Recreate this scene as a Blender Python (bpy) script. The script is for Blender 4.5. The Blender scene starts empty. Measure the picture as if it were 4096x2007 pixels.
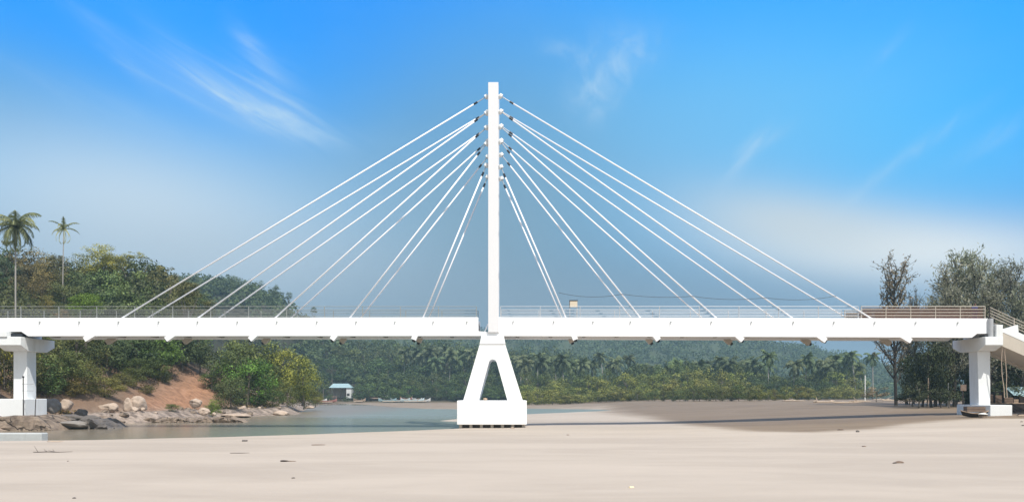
import bpy, bmesh, math, random
import numpy as np
from mathutils import Vector, Matrix

random.seed(7); rng = np.random.default_rng(7)
R = math.radians
S = bpy.context.scene
COL = S.collection

# ------------------------------------------------------------------ camera, sky, sun, exposure
F, CX, HY, CAMZ = 3100.0, 2048.0, 1585.0, 2.6        # focal length in photo pixels, optical centre, horizon row, eye height
cam_d = bpy.data.cameras.new("camera"); cam = bpy.data.objects.new("camera", cam_d); COL.objects.link(cam)
cam_d.sensor_width = 36; cam_d.lens = 36 * F / 4096; cam_d.shift_y = (HY - 1003.5) / 4096
cam_d.clip_start = 0.1; cam_d.clip_end = 20000
cam.location = (0, 0, CAMZ); cam.rotation_euler = (R(90), 0, 0); S.camera = cam

SUN_EL, SUN_AZ = 57, 30      # the sun stands behind the camera, thirty degrees to its right
sd = bpy.data.lights.new("sun", 'SUN'); sun = bpy.data.objects.new("sun", sd); COL.objects.link(sun)
sd.energy = 4.3; sd.angle = R(0.5); sd.color = (1.0, 0.95, 0.87)
sdir = Vector((math.sin(R(SUN_AZ)) * math.cos(R(SUN_EL)), -math.cos(R(SUN_AZ)) * math.cos(R(SUN_EL)), math.sin(R(SUN_EL))))
sun.rotation_euler = sdir.to_track_quat('Z', 'Y').to_euler(); sun.location = (40, -60, 90)
S.view_settings.view_transform = 'Standard'; S.view_settings.look = 'None'
S.view_settings.gamma = 1; S.view_settings.use_curve_mapping = False; S.view_settings.exposure = 0.3
S.cycles.volume_bounces = 0; S.cycles.max_bounces = 6; S.cycles.transparent_max_bounces = 8
S.cycles.use_denoising = True

def lin(r, g, b):
    f = lambda c: (c / 255 / 12.92) if c / 255 <= .04045 else ((c / 255 + .055) / 1.055) ** 2.4
    return (f(r), f(g), f(b))

class NT:
    def __init__(s, nt): s.nt = nt; s.n = nt.nodes; s.l = nt.links
    def node(s, t, **kw):
        n = s.n.new(t)
        for k, v in kw.items(): setattr(n, k, v)
        return n
    def put(s, sock, v):
        if isinstance(v, bpy.types.NodeSocket): s.l.new(v, sock)
        elif v is not None: sock.default_value = v
    def m(s, op, a, b=None, c=None, clamp=False):
        n = s.node('ShaderNodeMath', operation=op); n.use_clamp = clamp
        s.put(n.inputs[0], a); s.put(n.inputs[1], b); s.put(n.inputs[2], c); return n.outputs[0]
    def mix(s, f, a, b, mode='MIX'):
        n = s.node('ShaderNodeMix', data_type='RGBA', blend_type=mode); n.clamp_factor = True
        s.put(n.inputs[0], f)
        for i, v in ((6, a), (7, b)):
            if isinstance(v, tuple): v = (*v[:3], 1)
            s.put(n.inputs[i], v)
        return n.outputs[2]
    def noise(s, vec, scale, detail=4, rough=.55, dist=0):
        n = s.node('ShaderNodeTexNoise'); s.put(n.inputs['Vector'], vec)
        n.inputs['Scale'].default_value = scale; n.inputs['Detail'].default_value = detail
        n.inputs['Roughness'].default_value = rough; n.inputs['Distortion'].default_value = dist
        return n.outputs[0]
    def ss(s, x, a, b):
        n = s.node('ShaderNodeMapRange', interpolation_type='SMOOTHSTEP'); s.put(n.inputs[0], x)
        n.inputs[1].default_value = a; n.inputs[2].default_value = b; return n.outputs[0]
    def xyz(s, x, y, z=0.0):
        n = s.node('ShaderNodeCombineXYZ'); s.put(n.inputs[0], x); s.put(n.inputs[1], y); s.put(n.inputs[2], z); return n.outputs[0]
    def sep(s, v):
        n = s.node('ShaderNodeSeparateXYZ'); s.put(n.inputs[0], v); return n.outputs
    def mapping(s, v, scale=(1, 1, 1), rot=(0, 0, 0)):
        n = s.node('ShaderNodeMapping'); s.put(n.inputs[0], v); n.inputs['Scale'].default_value = scale
        n.inputs['Rotation'].default_value = rot; return n.outputs[0]

def azel(px, py):
    az = math.atan((px - CX) / F)
    return math.degrees(az), math.degrees(math.atan((HY - py) / F * math.cos(az)))

w = bpy.data.worlds.new("World"); S.world = w; w.use_nodes = True
w.node_tree.nodes.clear(); T = NT(w.node_tree)
def build_sky(T):
    g = T.node('ShaderNodeTexCoord').outputs['Generated']
    x, y, z = T.sep(g)[0:3]
    az = T.m('MULTIPLY', T.m('ARCTAN2', x, y), 57.2958)
    el = T.m('MULTIPLY', T.m('ARCSINE', z, clamp=False), 57.2958)
    def blob(px, py, sx, sy, rot=0, curve=0):
        a0, e0 = azel(px, py); c, s_ = math.cos(R(rot)), math.sin(R(rot))
        dx = T.m('SUBTRACT', az, a0); dy = T.m('SUBTRACT', el, e0)
        u = T.m('ADD', T.m('MULTIPLY', dx, c), T.m('MULTIPLY', dy, s_))
        v = T.m('SUBTRACT', T.m('MULTIPLY', dy, c), T.m('MULTIPLY', dx, s_))
        if curve: v = T.m('ADD', v, T.m('MULTIPLY', T.m('MULTIPLY', u, u), curve))
        q = T.m('ADD', T.m('POWER', T.m('DIVIDE', u, sx), 2), T.m('POWER', T.m('DIVIDE', v, sy), 2))
        return T.m('EXPONENT', T.m('MULTIPLY', q, -1))
    rp = T.node('ShaderNodeValToRGB'); T.put(rp.inputs[0], T.m('DIVIDE', el, 40))
    stops = [(0, (126, 151, 178)), (5, (123, 152, 181)), (9, (118, 164, 202)), (13, (118, 184, 236)), (18, (84, 178, 246)),
             (23, (36, 162, 254)), (28, (5, 148, 250)), (40, (2, 118, 235))]
    r_ = rp.color_ramp
    while len(r_.elements) < len(stops): r_.elements.new(.5)
    for e, (d, c) in zip(r_.elements, stops): e.position = d / 40; e.color = (*lin(*c), 1)
    col = rp.outputs[0]
    # warp the angle field a little so no glow is a clean ellipse
    n1 = T.noise(T.mapping(T.xyz(az, el), scale=(.05, .11, 1)), 1.0, 5, .5, .4)
    soft = T.ss(n1, .3, .75)
    # deeper blue bands
    col = T.mix(T.m('MULTIPLY', blob(700, -150, 22, 9), .75), col, lin(2, 152, 250))
    col = T.mix(T.m('MULTIPLY', blob(4200, 250, 8, 11), .85), col, lin(5, 165, 255))
    col = T.mix(T.m('MULTIPLY', blob(2800, -60, 12, 3), .6), col, lin(10, 165, 255))
    col = T.mix(T.m('MULTIPLY', blob(900, 280, 11, 4, -20), .55), col, lin(25, 165, 255))
    # pale blue on the right
    col = T.mix(T.m('MULTIPLY', blob(2950, 520, 17, 8), .7), col, lin(118, 200, 255))
    col = T.mix(T.m('MULTIPLY', blob(3600, 720, 13, 4), .6), col, lin(110, 195, 255))
    col = T.mix(T.ss(el, 7, 19), col, T.mix(1.0, col, (.34, 1.08, 1.18), 'MULTIPLY'))
    # greyer, hazy air behind and above the bridge
    col = T.mix(T.m('MULTIPLY', blob(2000, 330, 9, 6), .45), col, lin(104, 176, 224))
    col = T.mix(T.m('MULTIPLY', blob(1960, 860, 13.5, 8.5), .95), col, lin(116, 151, 174))
    col = T.mix(T.m('MULTIPLY', blob(-150, 420, 9, 4), .55), col, lin(88, 156, 204))
    col = T.mix(T.m('MULTIPLY', blob(2050, 1240, 22, 4), .6), col, lin(134, 154, 174))
    col = T.mix(T.m('MULTIPLY', blob(2850, 560, 13, 6.5), .5), col, lin(140, 200, 245))
    col = T.mix(T.m('MULTIPLY', blob(1500, 760, 12, 5), .35), col, lin(150, 195, 225))
    # broad bright haze banks
    col = T.mix(T.m('MULTIPLY', blob(540, 830, 13, 4.9, -4), .95), col, lin(206, 228, 246))
    col = T.mix(T.m('MULTIPLY', blob(650, 1020, 15, 3.2), .6), col, lin(190, 206, 220))
    col = T.mix(T.m('MULTIPLY', blob(3660, 1000, 10.5, 2.2, -8), 1.0), col, lin(240, 249, 255))
    col = T.mix(T.m('MULTIPLY', blob(3180, 900, 8, 2.4, -14), .8), col, lin(214, 225, 231))
    # cirrus
    def streaks(rot, sc, warp=.8):
        v = T.mapping(T.xyz(az, el), rot=(0, 0, R(rot)), scale=(1, 1, 1))
        v = T.mapping(v, scale=sc)
        return T.noise(v, 1.0, 7, .6, warp)
    st1 = T.ss(streaks(24, (.10, .75, 1)), .36, .72)
    st2 = T.ss(streaks(-42, (.22, .7, 1)), .36, .74)
    wisp = lambda b, st, k: T.m('MULTIPLY', b, T.m('MULTIPLY', T.m('ADD', T.m('MULTIPLY', st, .75), .25), k), clamp=True)
    white = lin(196, 228, 252)
    for (px, py, sx, sy, rot, cv, k) in ((850, 385, 6.2, .8, -17.5, -.012, .72), (930, 365, 5.0, .75, -24, -.020, .58), (1000, 410, 3.8, 1.4, -22, 0, .42),
                                         (1140, 470, 3.2, .8, -22, 0, .6), (1020, 210, 2.0, .6, -44, 0, .45), (1110, 350, 2.6, 1.4, -38, 0, .35),
                                         (480, 215, 2.5, .6, -40, 0, .22), (350, 400, 6, .9, -14, 0, .14)):
        col = T.mix(wisp(blob(px, py, sx, sy, rot, cv), st1, k), col, white)
    puff = T.ss(T.noise(T.mapping(T.xyz(az, el), scale=(.5, .42, 1)), 1.0, 6, .6, .8), .36, .68)
    for (px, py, sx, sy, rot, k) in ((2400, 300, 1.7, 2.2, -12, .5), (2520, 220, 1.9, 1.3, 20, .45), (2240, 195, 1.4, .6, -10, .28), (2380, 410, 1.8, 1.1, 0, .25)):
        col = T.mix(wisp(blob(px, py, sx, sy, rot), puff, k), col, white)
    for (px, py, sx, sy, rot, k) in ((2970, 640, 1.9, .45, 50, .5), (3030, 570, 2.0, .5, 20, .3), (3650, 610, 3.4, .5, 30, .35), (3480, 740, 2.4, .35, 38, .28),
                                     (3560, 190, 1.4, .4, 40, .22), (3950, 560, 2.4, .6, 25, .25)):
        col = T.mix(wisp(blob(px, py, sx, sy, rot), st2, k), col, white)
    col = T.mix(T.m('MULTIPLY', T.m('SUBTRACT', soft, .5), .10), col, lin(170, 215, 255))
    col = T.mix(T.m('MULTIPLY', T.ss(T.m('ABSOLUTE', az), 50, 110), .85), col, lin(232, 238, 242))
    # physical sky above what the photograph shows, hazy photographed sky below it
    sky = T.node('ShaderNodeTexSky', sky_type='NISHITA'); sky.sun_disc = False
    sky.sun_elevation = R(SUN_EL); sky.sun_rotation = math.atan2(sdir.x, sdir.y)
    sky.air_density = 1.2; sky.dust_density = 1.5; sky.ozone_density = 1.0
    k = T.m('SUBTRACT', .97, T.m('MULTIPLY', T.ss(el, 32, 62), .8))
    v = T.node('ShaderNodeVectorMath', operation='SCALE'); T.put(v.inputs[0], col); v.inputs['Scale'].default_value = 1 / .12 * .78
    out = T.mix(k, sky.outputs[0], v.outputs[0])
    bg = T.node('ShaderNodeBackground'); T.put(bg.inputs[0], T.mix(T.m('MULTIPLY', T.ss(el, 32, 55), .8), out, (4.4, 4.5, 4.6))); bg.inputs[1].default_value = .12
    o = T.node('ShaderNodeOutputWorld'); T.l.new(bg.outputs[0], o.inputs[0])
build_sky(T)

# ------------------------------------------------------------------ materials
def mat(name, fn=None, col=(.5, .5, .5), rough=.7, metal=0, bump=None, var=.0, scale=3, detail=5, dirt=None, spec=.35):
    m = bpy.data.materials.new(name); m.use_nodes = True; T = NT(m.node_tree); p = T.n['Principled BSDF']
    p.inputs['Roughness'].default_value = rough; p.inputs['Metallic'].default_value = metal
    p.inputs['Specular IOR Level'].default_value = spec
    if fn: fn(T, p); return m
    g = T.node('ShaderNodeNewGeometry').outputs['Position']
    n = T.noise(g, scale, detail, .6)
    c = T.mix(n, tuple(v * (1 - var) for v in col), tuple(min(1, v * (1 + var)) for v in col))
    if dirt:
        n2 = T.noise(T.mapping(g, scale=(1.2, 1.2, .25)), dirt[2] if len(dirt) > 2 else 1.0, 6, .65)
        c = T.mix(T.m('MULTIPLY', T.ss(n2, .52, .72), dirt[1]), c, dirt[0])
    T.put(p.inputs['Base Color'], c)
    if bump:
        b = T.node('ShaderNodeBump'); b.inputs['Strength'].default_value = bump[0]; b.inputs['Distance'].default_value = bump[2] if len(bump) > 2 else .05
        T.put(b.inputs['Height'], T.noise(g, bump[1], 6, .65)); T.put(p.inputs['Normal'], b.outputs[0])
    return m

M = {}
M['girder'] = mat('white_girder_paint', col=(.86, .87, .88), rough=.45, var=.02, scale=.6, dirt=((.7, .7, .68), .2, .6), spec=.3)
M['pylon'] = mat('white_pylon_paint', col=(.70, .70, .71), rough=.5, var=.01, scale=.5, dirt=((.7, .7, .7), .15, .4))
M['concrete'] = mat('white_concrete', col=(.86, .87, .87), rough=.8, var=.04, scale=.8, bump=(.15, 6, .03), dirt=((.6, .6, .57), .3, .7))
M['end_concrete'] = mat('painted_concrete', col=(.74, .76, .76), rough=.8, var=.06, scale=.9, bump=(.2, 6, .03), dirt=((.52, .54, .53), .4, .8))
M['beige_concrete'] = mat('beige_concrete', col=(.50, .45, .38), rough=.85, var=.1, scale=.9, bump=(.2, 5, .03), dirt=((.35, .31, .26), .4, .8))
M['old_concrete'] = mat('old_concrete', col=(.42, .44, .44), rough=.9, var=.2, scale=1.5, bump=(.4, 8, .04), dirt=((.2, .2, .19), .5, .9))
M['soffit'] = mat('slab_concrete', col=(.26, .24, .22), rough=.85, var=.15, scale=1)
M['stay'] = mat('stay_sheath', col=(.86, .87, .9), rough=.4)
M['socket'] = mat('dark_steel', col=(.03, .035, .045), rough=.5, metal=.4)
M['galv'] = mat('galvanised_rail', col=(.44, .45, .46), rough=.5, metal=.3, var=.15, scale=4)
M['galv_old'] = mat('weathered_galvanised_rail', col=(.27, .28, .265), rough=.6, metal=.2, var=.2, scale=4)
M['cream'] = mat('cream_rail', col=(.42, .37, .31), rough=.5, var=.1, scale=4)
M['rust'] = mat('rusty_bars', col=(.10, .045, .03), rough=.8, var=.3, scale=6)
M['wire'] = mat('wire_black', col=(.05, .06, .07), rough=.6)
M['wood'] = mat('weathered_wood', col=(.17, .12, .09), rough=.85, var=.35, scale=5, bump=(.4, 12, .02), dirt=((.3, .24, .19), .6, 3))
M['dark_wood'] = mat('dark_wood', col=(.035, .026, .024), rough=.85, var=.3, scale=5)
M['pale_wood'] = mat('pale_driftwood', col=(.50, .40, .31), rough=.85, var=.25, scale=6, bump=(.3, 14, .02))
M['tan_wood'] = mat('tan_wood', col=(.35, .26, .19), rough=.8, var=.25, scale=6)
M['black'] = mat('black_plastic', col=(.012, .012, .014), rough=.5)
M['white'] = mat('white_plastic', col=(.7, .7, .66), rough=.5)
M['teal'] = mat('teal_paint', col=(.26, .38, .42), rough=.6, var=.2, scale=1.5, dirt=((.4, .5, .5), .5, 1))
M['bluegrey'] = mat('blue_grey_paint', col=(.50, .60, .63), rough=.6, var=.25, scale=2)
M['redbrown'] = mat('red_brown_paint', col=(.30, .13, .11), rough=.7, var=.25, scale=2)
M['wall'] = mat('limewash', col=(.62, .63, .63), rough=.85, var=.1, scale=1)
M['cream_board'] = mat('cream_board', col=(.62, .53, .40), rough=.7, var=.08, scale=2)
M['brown_board'] = mat('brown_board', col=(.16, .12, .10), rough=.8, var=.2, scale=2)
M['bamboo'] = mat('yellow_bamboo', col=(.40, .32, .07), rough=.6, var=.25, scale=3)
M['skin'] = mat('skin', col=(.22, .12, .08), rough=.6)
M['hair'] = mat('hair', col=(.01, .009, .008), rough=.5)
M['cloth_blue'] = mat('blue_cloth', col=(.02, .05, .22), rough=.9)
M['cloth_dark'] = mat('dark_cloth', col=(.02, .03, .07), rough=.9)
M['cloth_green'] = mat('green_cloth', col=(.03, .22, .17), rough=.9)
M['cloth_grey'] = mat('grey_cloth', col=(.35, .36, .34), rough=.9)
M['shell'] = mat('pale_shell', col=(.8, .66, .4), rough=.5, var=.15, scale=20)
M['bark'] = mat('grey_bark', col=(.16, .135, .11), rough=.9, var=.35, scale=3, bump=(.5, 10, .03))
M['dark_bark'] = mat('dark_bark', col=(.05, .042, .036), rough=.9, var=.3, scale=3)
M['palm_bark'] = mat('palm_bark', col=(.33, .31, .28), rough=.9, var=.2, scale=4)
def rock_fn(T, p):
    g = T.node('ShaderNodeNewGeometry').outputs['Position']; n = T.noise(g, 1.4, 8, .68)
    c = T.mix(T.ss(n, .32, .68), (.13, .10, .08), (.30, .235, .18))
    v = T.node('ShaderNodeTexVoronoi', feature='DISTANCE_TO_EDGE'); wv = T.node('ShaderNodeVectorMath', operation='ADD'); T.put(wv.inputs[0], T.mapping(g, scale=(.38, .5, .75)))
    nz = T.node('ShaderNodeTexNoise'); T.put(nz.inputs['Vector'], g); nz.inputs['Scale'].default_value = .8; T.put(wv.inputs[1], nz.outputs['Color']); T.put(v.inputs['Vector'], wv.outputs[0]); v.inputs['Scale'].default_value = 1
    cr = T.ss(v.outputs['Distance'], .035, .0); T.put(p.inputs['Base Color'], T.mix(T.m('MULTIPLY', cr, .85), c, (.03, .025, .022))); p.inputs['Roughness'].default_value = .9
    b = T.node('ShaderNodeBump'); b.inputs['Strength'].default_value = .8; b.inputs['Distance'].default_value = .12
    T.put(b.inputs['Height'], T.m('SUBTRACT', T.noise(g, 2.5, 7, .65), cr)); T.put(p.inputs['Normal'], b.outputs[0])
M['rock'] = mat('tan_boulder', col=(.44, .35, .28), rough=.9, var=.35, scale=1.1, bump=(.8, 3, .15), dirt=((.2, .17, .15), .6, .8))
M['dark_rock'] = mat('dark_boulder', col=(.13, .115, .105), rough=.8, var=.35, scale=1.3, bump=(.8, 3, .15), dirt=((.25, .21, .18), .5, .8))
M['brown_rock'] = mat('cracked_brown_rock', rock_fn)
M['grey_rock'] = mat('grey_boulder', col=(.24, .22, .20), rough=.85, var=.3, scale=1.2, bump=(.7, 3, .12), dirt=((.12, .11, .1), .5, .8))

def leaf_fn(dark, light, trans=.3, rough=.65):
    def fn(T, p):
        a = T.node('ShaderNodeAttribute', attribute_name='tint').outputs['Fac']
        oc = T.node('ShaderNodeObjectInfo').outputs['Color']
        c = T.mix(a, dark, light); c = T.mix(1.0, c, oc, 'MULTIPLY')
        T.put(p.inputs['Base Color'], c); p.inputs['Roughness'].default_value = rough; p.inputs['Specular IOR Level'].default_value = .25
        t = T.node('ShaderNodeBsdfTranslucent'); T.put(t.inputs[0], T.mix(1.0, c, (1.1, 1.15, .55), 'MULTIPLY'))
        ms = T.node('ShaderNodeMixShader'); ms.inputs[0].default_value = trans
        T.l.new(p.outputs[0], ms.inputs[1]); T.l.new(t.outputs[0], ms.inputs[2])
        T.l.new(ms.outputs[0], T.n['Material Output'].inputs[0])
    return fn
M['leaf'] = mat('leaf_green', leaf_fn((.024, .036, .014), (.215, .225, .095), .18))
M['palm_leaf'] = mat('palm_frond_green', leaf_fn((.03, .05, .024), (.30, .32, .17), .22))
M['needle'] = mat('needle_green', leaf_fn((.045, .05, .036), (.22, .21, .16), .22))

# ------------------------------------------------------------------ object helpers
def tag(o, label=None, cat=None, group=None, kind=None):
    if label: o['label'] = label
    if cat: o['category'] = cat
    if group: o['group'] = group
    if kind: o['kind'] = kind
    return o
def link(o, parent=None):
    COL.objects.link(o)
    if parent: o.parent = parent
    return o
def empty(name, loc, label, cat, group=None, rz=0, scale=1):
    o = bpy.data.objects.new(name, None); o.empty_display_size = .3; link(o); o.location = loc; o.rotation_euler = (0, 0, rz)
    o.scale = (scale,) * 3 if not isinstance(scale, tuple) else scale
    return tag(o, label, cat, group)
def copy_tree(o, parent=None):
    c = o.copy(); COL.objects.link(c); c.parent = parent
    for ch in o.children: copy_tree(ch, c)
    return c

class MB:
    """collects shapes into one mesh"""
    def __init__(s): s.v = []; s.f = []; s.off = Vector((0, 0, 0))
    def add(s, vs, fs):
        k = len(s.v); s.v += [tuple(Vector(v)) for v in vs]; s.f += [tuple(i + k for i in f) for f in fs]
    def box(s, x0, x1, y0, y1, z0, z1):
        s.add([(x0, y0, z0), (x1, y0, z0), (x1, y1, z0), (x0, y1, z0), (x0, y0, z1), (x1, y0, z1), (x1, y1, z1), (x0, y1, z1)],
              [(0, 3, 2, 1), (4, 5, 6, 7), (0, 1, 5, 4), (1, 2, 6, 5), (2, 3, 7, 6), (3, 0, 4, 7)])
    def obox(s, c, sx, sy, sz, rot=(0, 0, 0)):
        from mathutils import Euler
        m = Euler(rot).to_matrix(); k = []
        for dz in (-1, 1):
            for dx, dy in ((-1, -1), (1, -1), (1, 1), (-1, 1)):
                k.append(Vector(c) + m @ Vector((dx * sx / 2, dy * sy / 2, dz * sz / 2)))
        s.add(k, [(0, 3, 2, 1), (4, 5, 6, 7), (0, 1, 5, 4), (1, 2, 6, 5), (2, 3, 7, 6), (3, 0, 4, 7)])
    def prism(s, poly, y0, y1, axis='y'):
        """poly of (a, z) extruded along axis"""
        n = len(poly)
        P = (lambda a, z, t: (a, t, z)) if axis == 'y' else (lambda a, z, t: (t, a, z))
        vs = [P(a, z, y0) for a, z in poly] + [P(a, z, y1) for a, z in poly]
        fs = [tuple(range(n)), tuple(range(2 * n - 1, n - 1, -1))] + [(i, i + n, (i + 1) % n + n, (i + 1) % n) for i in range(n)]
        s.add(vs, fs)
    def tube(s, pts, r, n=8, cap=True):
        pts = [Vector(p) for p in pts]; rs = r if isinstance(r, (list, tuple)) else [r] * len(pts)
        k = len(s.v); up = None
        for i, p in enumerate(pts):
            d = (pts[min(i + 1, len(pts) - 1)] - pts[max(i - 1, 0)]).normalized()
            a = d.cross(Vector((0, 0, 1)) if abs(d.z) < .95 else Vector((1, 0, 0))).normalized()
            if up is not None and a.dot(up) < 0: a = -a
            up = a; b = d.cross(a)
            for j in range(n):
                t = 2 * math.pi * j / n; s.v.append(tuple(p + (a * math.cos(t) + b * math.sin(t)) * rs[i]))
        for i in range(len(pts) - 1):
            for j in range(n):
                s.f.append((k + i * n + j, k + i * n + (j + 1) % n, k + (i + 1) * n + (j + 1) % n, k + (i + 1) * n + j))
        if cap:
            s.f.append(tuple(k + j for j in range(n))[::-1]); s.f.append(tuple(k + (len(pts) - 1) * n + j for j in range(n)))
    def build(s, name, material, parent=None, smooth=False, bevel=0):
        me = bpy.data.meshes.new(name); me.from_pydata(s.v, [], s.f); me.materials.append(material)
        bm = bmesh.new(); bm.from_mesh(me); bmesh.ops.recalc_face_normals(bm, faces=bm.faces)
        if bevel: bmesh.ops.bevel(bm, geom=[e for e in bm.edges if len(e.link_faces) == 2 and e.calc_face_angle(0) > .5], offset=bevel, segments=1, affect='EDGES')
        bm.to_mesh(me); bm.free()
        if smooth: me.shade_smooth()
        return link(bpy.data.objects.new(name, me), parent)

def quads_mesh(name, V, tint, material):
    """V (N,4,3) leaf cards, tint (N,) per card"""
    n = len(V); me = bpy.data.meshes.new(name)
    me.vertices.add(4 * n); me.vertices.foreach_set('co', V.reshape(-1).astype(np.float32))
    me.loops.add(4 * n); me.loops.foreach_set('vertex_index', np.arange(4 * n, dtype=np.int32))
    me.polygons.add(n); me.polygons.foreach_set('loop_start', np.arange(0, 4 * n, 4, dtype=np.int32))
    me.update(calc_edges=True); me.validate()
    at = me.attributes.new('tint', 'FLOAT', 'FACE'); at.data.foreach_set('value', np.clip(tint, 0, 1).astype(np.float32))
    me.materials.append(material); return me

def unit(a): return a / np.maximum(np.linalg.norm(a, axis=-1, keepdims=True), 1e-9)
def cards(c, nrm, size, aspect=.6, rg=rng, updir=None):
    """leaf shaped cards at c facing nrm"""
    n = len(c)
    r = rg.normal(size=(n, 3)) if updir is None else updir
    u = unit(r - nrm * (r * nrm).sum(-1, keepdims=True)); v = np.cross(nrm, u)
    size = np.broadcast_to(np.asarray(size, float), (n,))[:, None]
    a, b = u * size * .5, v * size * .5 * aspect
    return np.stack([c - a, c + b - a * .1, c + a, c - b - a * .1], 1)

# ------------------------------------------------------------------ terrain
def interp_poly(pts): p = np.array(pts, float); return p[:, 0], p[:, 1]
BANK_Y, BANK_X = interp_poly([(20, -75), (46, -60), (54, -45), (57, -39), (62, -37), (75, -37.4), (80, -35), (95, -35.3), (107, -32.5), (111, -31.2),
                              (120, -32.5), (132, -36), (146, -39), (180, -47), (218, -54), (298, -77), (330, -90)])
def sm(t): t = np.clip(t, 0, 1); return t * t * (3 - 2 * t)
def P2W(px, py, z=0.0):
    D = (CAMZ - z) * F / (py - HY); return ((px - CX) / F * D, D)
WATER_PX = [(-2600, 1790), (-600, 1780), (0, 1767), (400, 1762), (800, 1752), (1200, 1741), (1600, 1726), (1829, 1715), (1900, 1714), (2020, 1700), (1960, 1690), (1829, 1685), (1760, 1682), (1900, 1668), (2110, 1657),
            (2250, 1651), (2380, 1645), (2460, 1640), (2380, 1636), (2107, 1633), (1900, 1636), (1700, 1634), (1560, 1626), (1450, 1616), (1330, 1612), (1270, 1612)]
WP = [P2W(*p) for p in WATER_PX] + [(-80, 300), (-110, 200), (-110, 60)]
WP = np.array(WP)
def signed(x, y):
    """distance to the river outline, negative in the water"""
    ins = np.zeros(x.shape, bool); d = np.full(x.shape, 1e9); n = len(WP)
    for i in range(n):
        ax, ay = WP[i]; bx, by = WP[(i + 1) % n]
        c = ((ay > y) != (by > y)); ins ^= c & (x < (bx - ax) * (y - ay) / (by - ay if by != ay else 1e-9) + ax)
        t = np.clip(((x - ax) * (bx - ax) + (y - ay) * (by - ay)) / ((bx - ax) ** 2 + (by - ay) ** 2), 0, 1)
        d = np.minimum(d, np.hypot(x - ax - t * (bx - ax), y - ay - t * (by - ay)))
    return np.where(ins, -d, d)
# cheap value noise
_g = np.random.default_rng(3).random((256, 256))
def vn(x, y):
    xi = np.floor(x).astype(int); yi = np.floor(y).astype(int); fx = sm(x - xi); fy = sm(y - yi)
    a = _g[xi % 256, yi % 256]; b = _g[(xi + 1) % 256, yi % 256]; c = _g[xi % 256, (yi + 1) % 256]; d = _g[(xi + 1) % 256, (yi + 1) % 256]
    return (a * (1 - fx) + b * fx) * (1 - fy) + (c * (1 - fx) + d * fx) * fy
def fbm(x, y, o=4):
    s = 0; a = .5
    for i in range(o): s = s + a * (vn(x + 17 * i, y + 31 * i) - .5); x = x * 2.03; y = y * 2.03; a *= .5
    return s
def height(x, y):
    x = np.asarray(x, float); y = np.asarray(y, float)
    sdw = signed(x, y)
    # sand
    sand = .22 * (1 - np.exp(-np.maximum(sdw, 0) / 3.0)) + .05 * np.exp(-((sdw - 1.2) / 1.0) ** 2) * (sdw > 0)
    rise = (1.0 + .55 * sm((y - 60) / 90)) * sm((x - 6) / 42) * sm((y - 30) / 26)
    sand = sand + rise * sm(sdw / 10) + .05 * fbm(x / 9, y / 5) + .02 * fbm(x / 1.7, y / 1.1, 2)
    z = np.where(sdw > 0, sand, -np.minimum(.9, .10 * -sdw + .01))
    # far shore
    fs = sm((y - 300 - np.where(x > -20, 0, 0)) / 16)
    z = np.where((x < 60) & (fs > 0), np.maximum(z, 2.4 * fs - .05), z)
    # left bank
    d = np.interp(y, BANK_Y, BANK_X) - x + 1.6 * fbm(x / 5, y / 6)
    dd = np.maximum(d, 0)
    bank = .95 * sm(dd / 3.0) + .30 * sm((2.5 - np.abs(x + 40) / 1.5)) * sm((66 - y) / 3) * sm(dd / 2) + .56 * np.maximum(dd - 5, 0) - .2 * np.maximum(dd - 20, 0)
    bank = np.where(bank > 22, 22 + (bank - 22) * .3, bank)
    rough = .55 * fbm(x / 1.6, y / 1.6) + .5 * fbm(x / 6, y / 6)
    bank = bank + rough * .8 * sm(dd / 2) * (1 + .5 * sm((dd - 8) / 20))
    bank *= 1 - sm((y - 300) / 120) * .9
    z = np.where((d > 0) & (y > 38), np.maximum(bank, -.05), z)
    # second wooded hill on the left, behind the bay
    z = z + 49 * np.exp(-((np.minimum(x + 135, 0) / 160) ** 2 + (np.maximum(x + 135, 0) / 58) ** 2) - ((y - 385) / 60) ** 2) * sm((y - 318) / 30)
    return z
def H(x, y): return float(height(np.array([x]), np.array([y]))[0])
def ground_at(px, py):
    """where the line of sight through a photo point meets the ground"""
    D = np.concatenate([np.arange(12, 140, .1), np.arange(140, 600, .5)])
    X = (px - CX) / F * D; Z = CAMZ + (HY - py) / F * D; hh = height(X, D)
    i = np.argmax(Z <= hh) if (Z <= hh).any() else len(D) - 1
    return Vector((X[i], D[i], hh[i]))

xs = np.concatenate([-np.geomspace(3000, 140, 26)[:-1], np.linspace(-140, -62, 70), np.linspace(-61.4, -26, 110), np.linspace(-25.4, 62, 118), np.linspace(63, 150, 50), np.geomspace(155, 3000, 25)])
ys = np.concatenate([np.linspace(-60, 14, 12), np.linspace(15, 54, 70), np.linspace(54.6, 120, 125), np.linspace(121, 340, 120), np.geomspace(345, 6000, 60)])
def grid_mesh(name, xs, ys, zf):
    X, Y = np.meshgrid(xs, ys); Z = zf(X, Y); nx, ny = len(xs), len(ys)
    me = bpy.data.meshes.new(name); me.vertices.add(nx * ny)
    me.vertices.foreach_set('co', np.stack([X, Y, Z], -1).reshape(-1).astype(np.float32))
    i = (np.arange(ny - 1)[:, None] * nx + np.arange(nx - 1)[None, :]).reshape(-1)
    q = np.stack([i, i + 1, i + nx + 1, i + nx], -1).astype(np.int32); n = len(q)
    me.loops.add(4 * n); me.loops.foreach_set('vertex_index', q.reshape(-1))
    me.polygons.add(n); me.polygons.foreach_set('loop_start', np.arange(0, 4 * n, 4, dtype=np.int32))
    me.update(calc_edges=True); me.shade_smooth()
    return me, X, Y, Z
gm, GX, GY, GZ = grid_mesh('ground', xs, ys, height)
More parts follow.
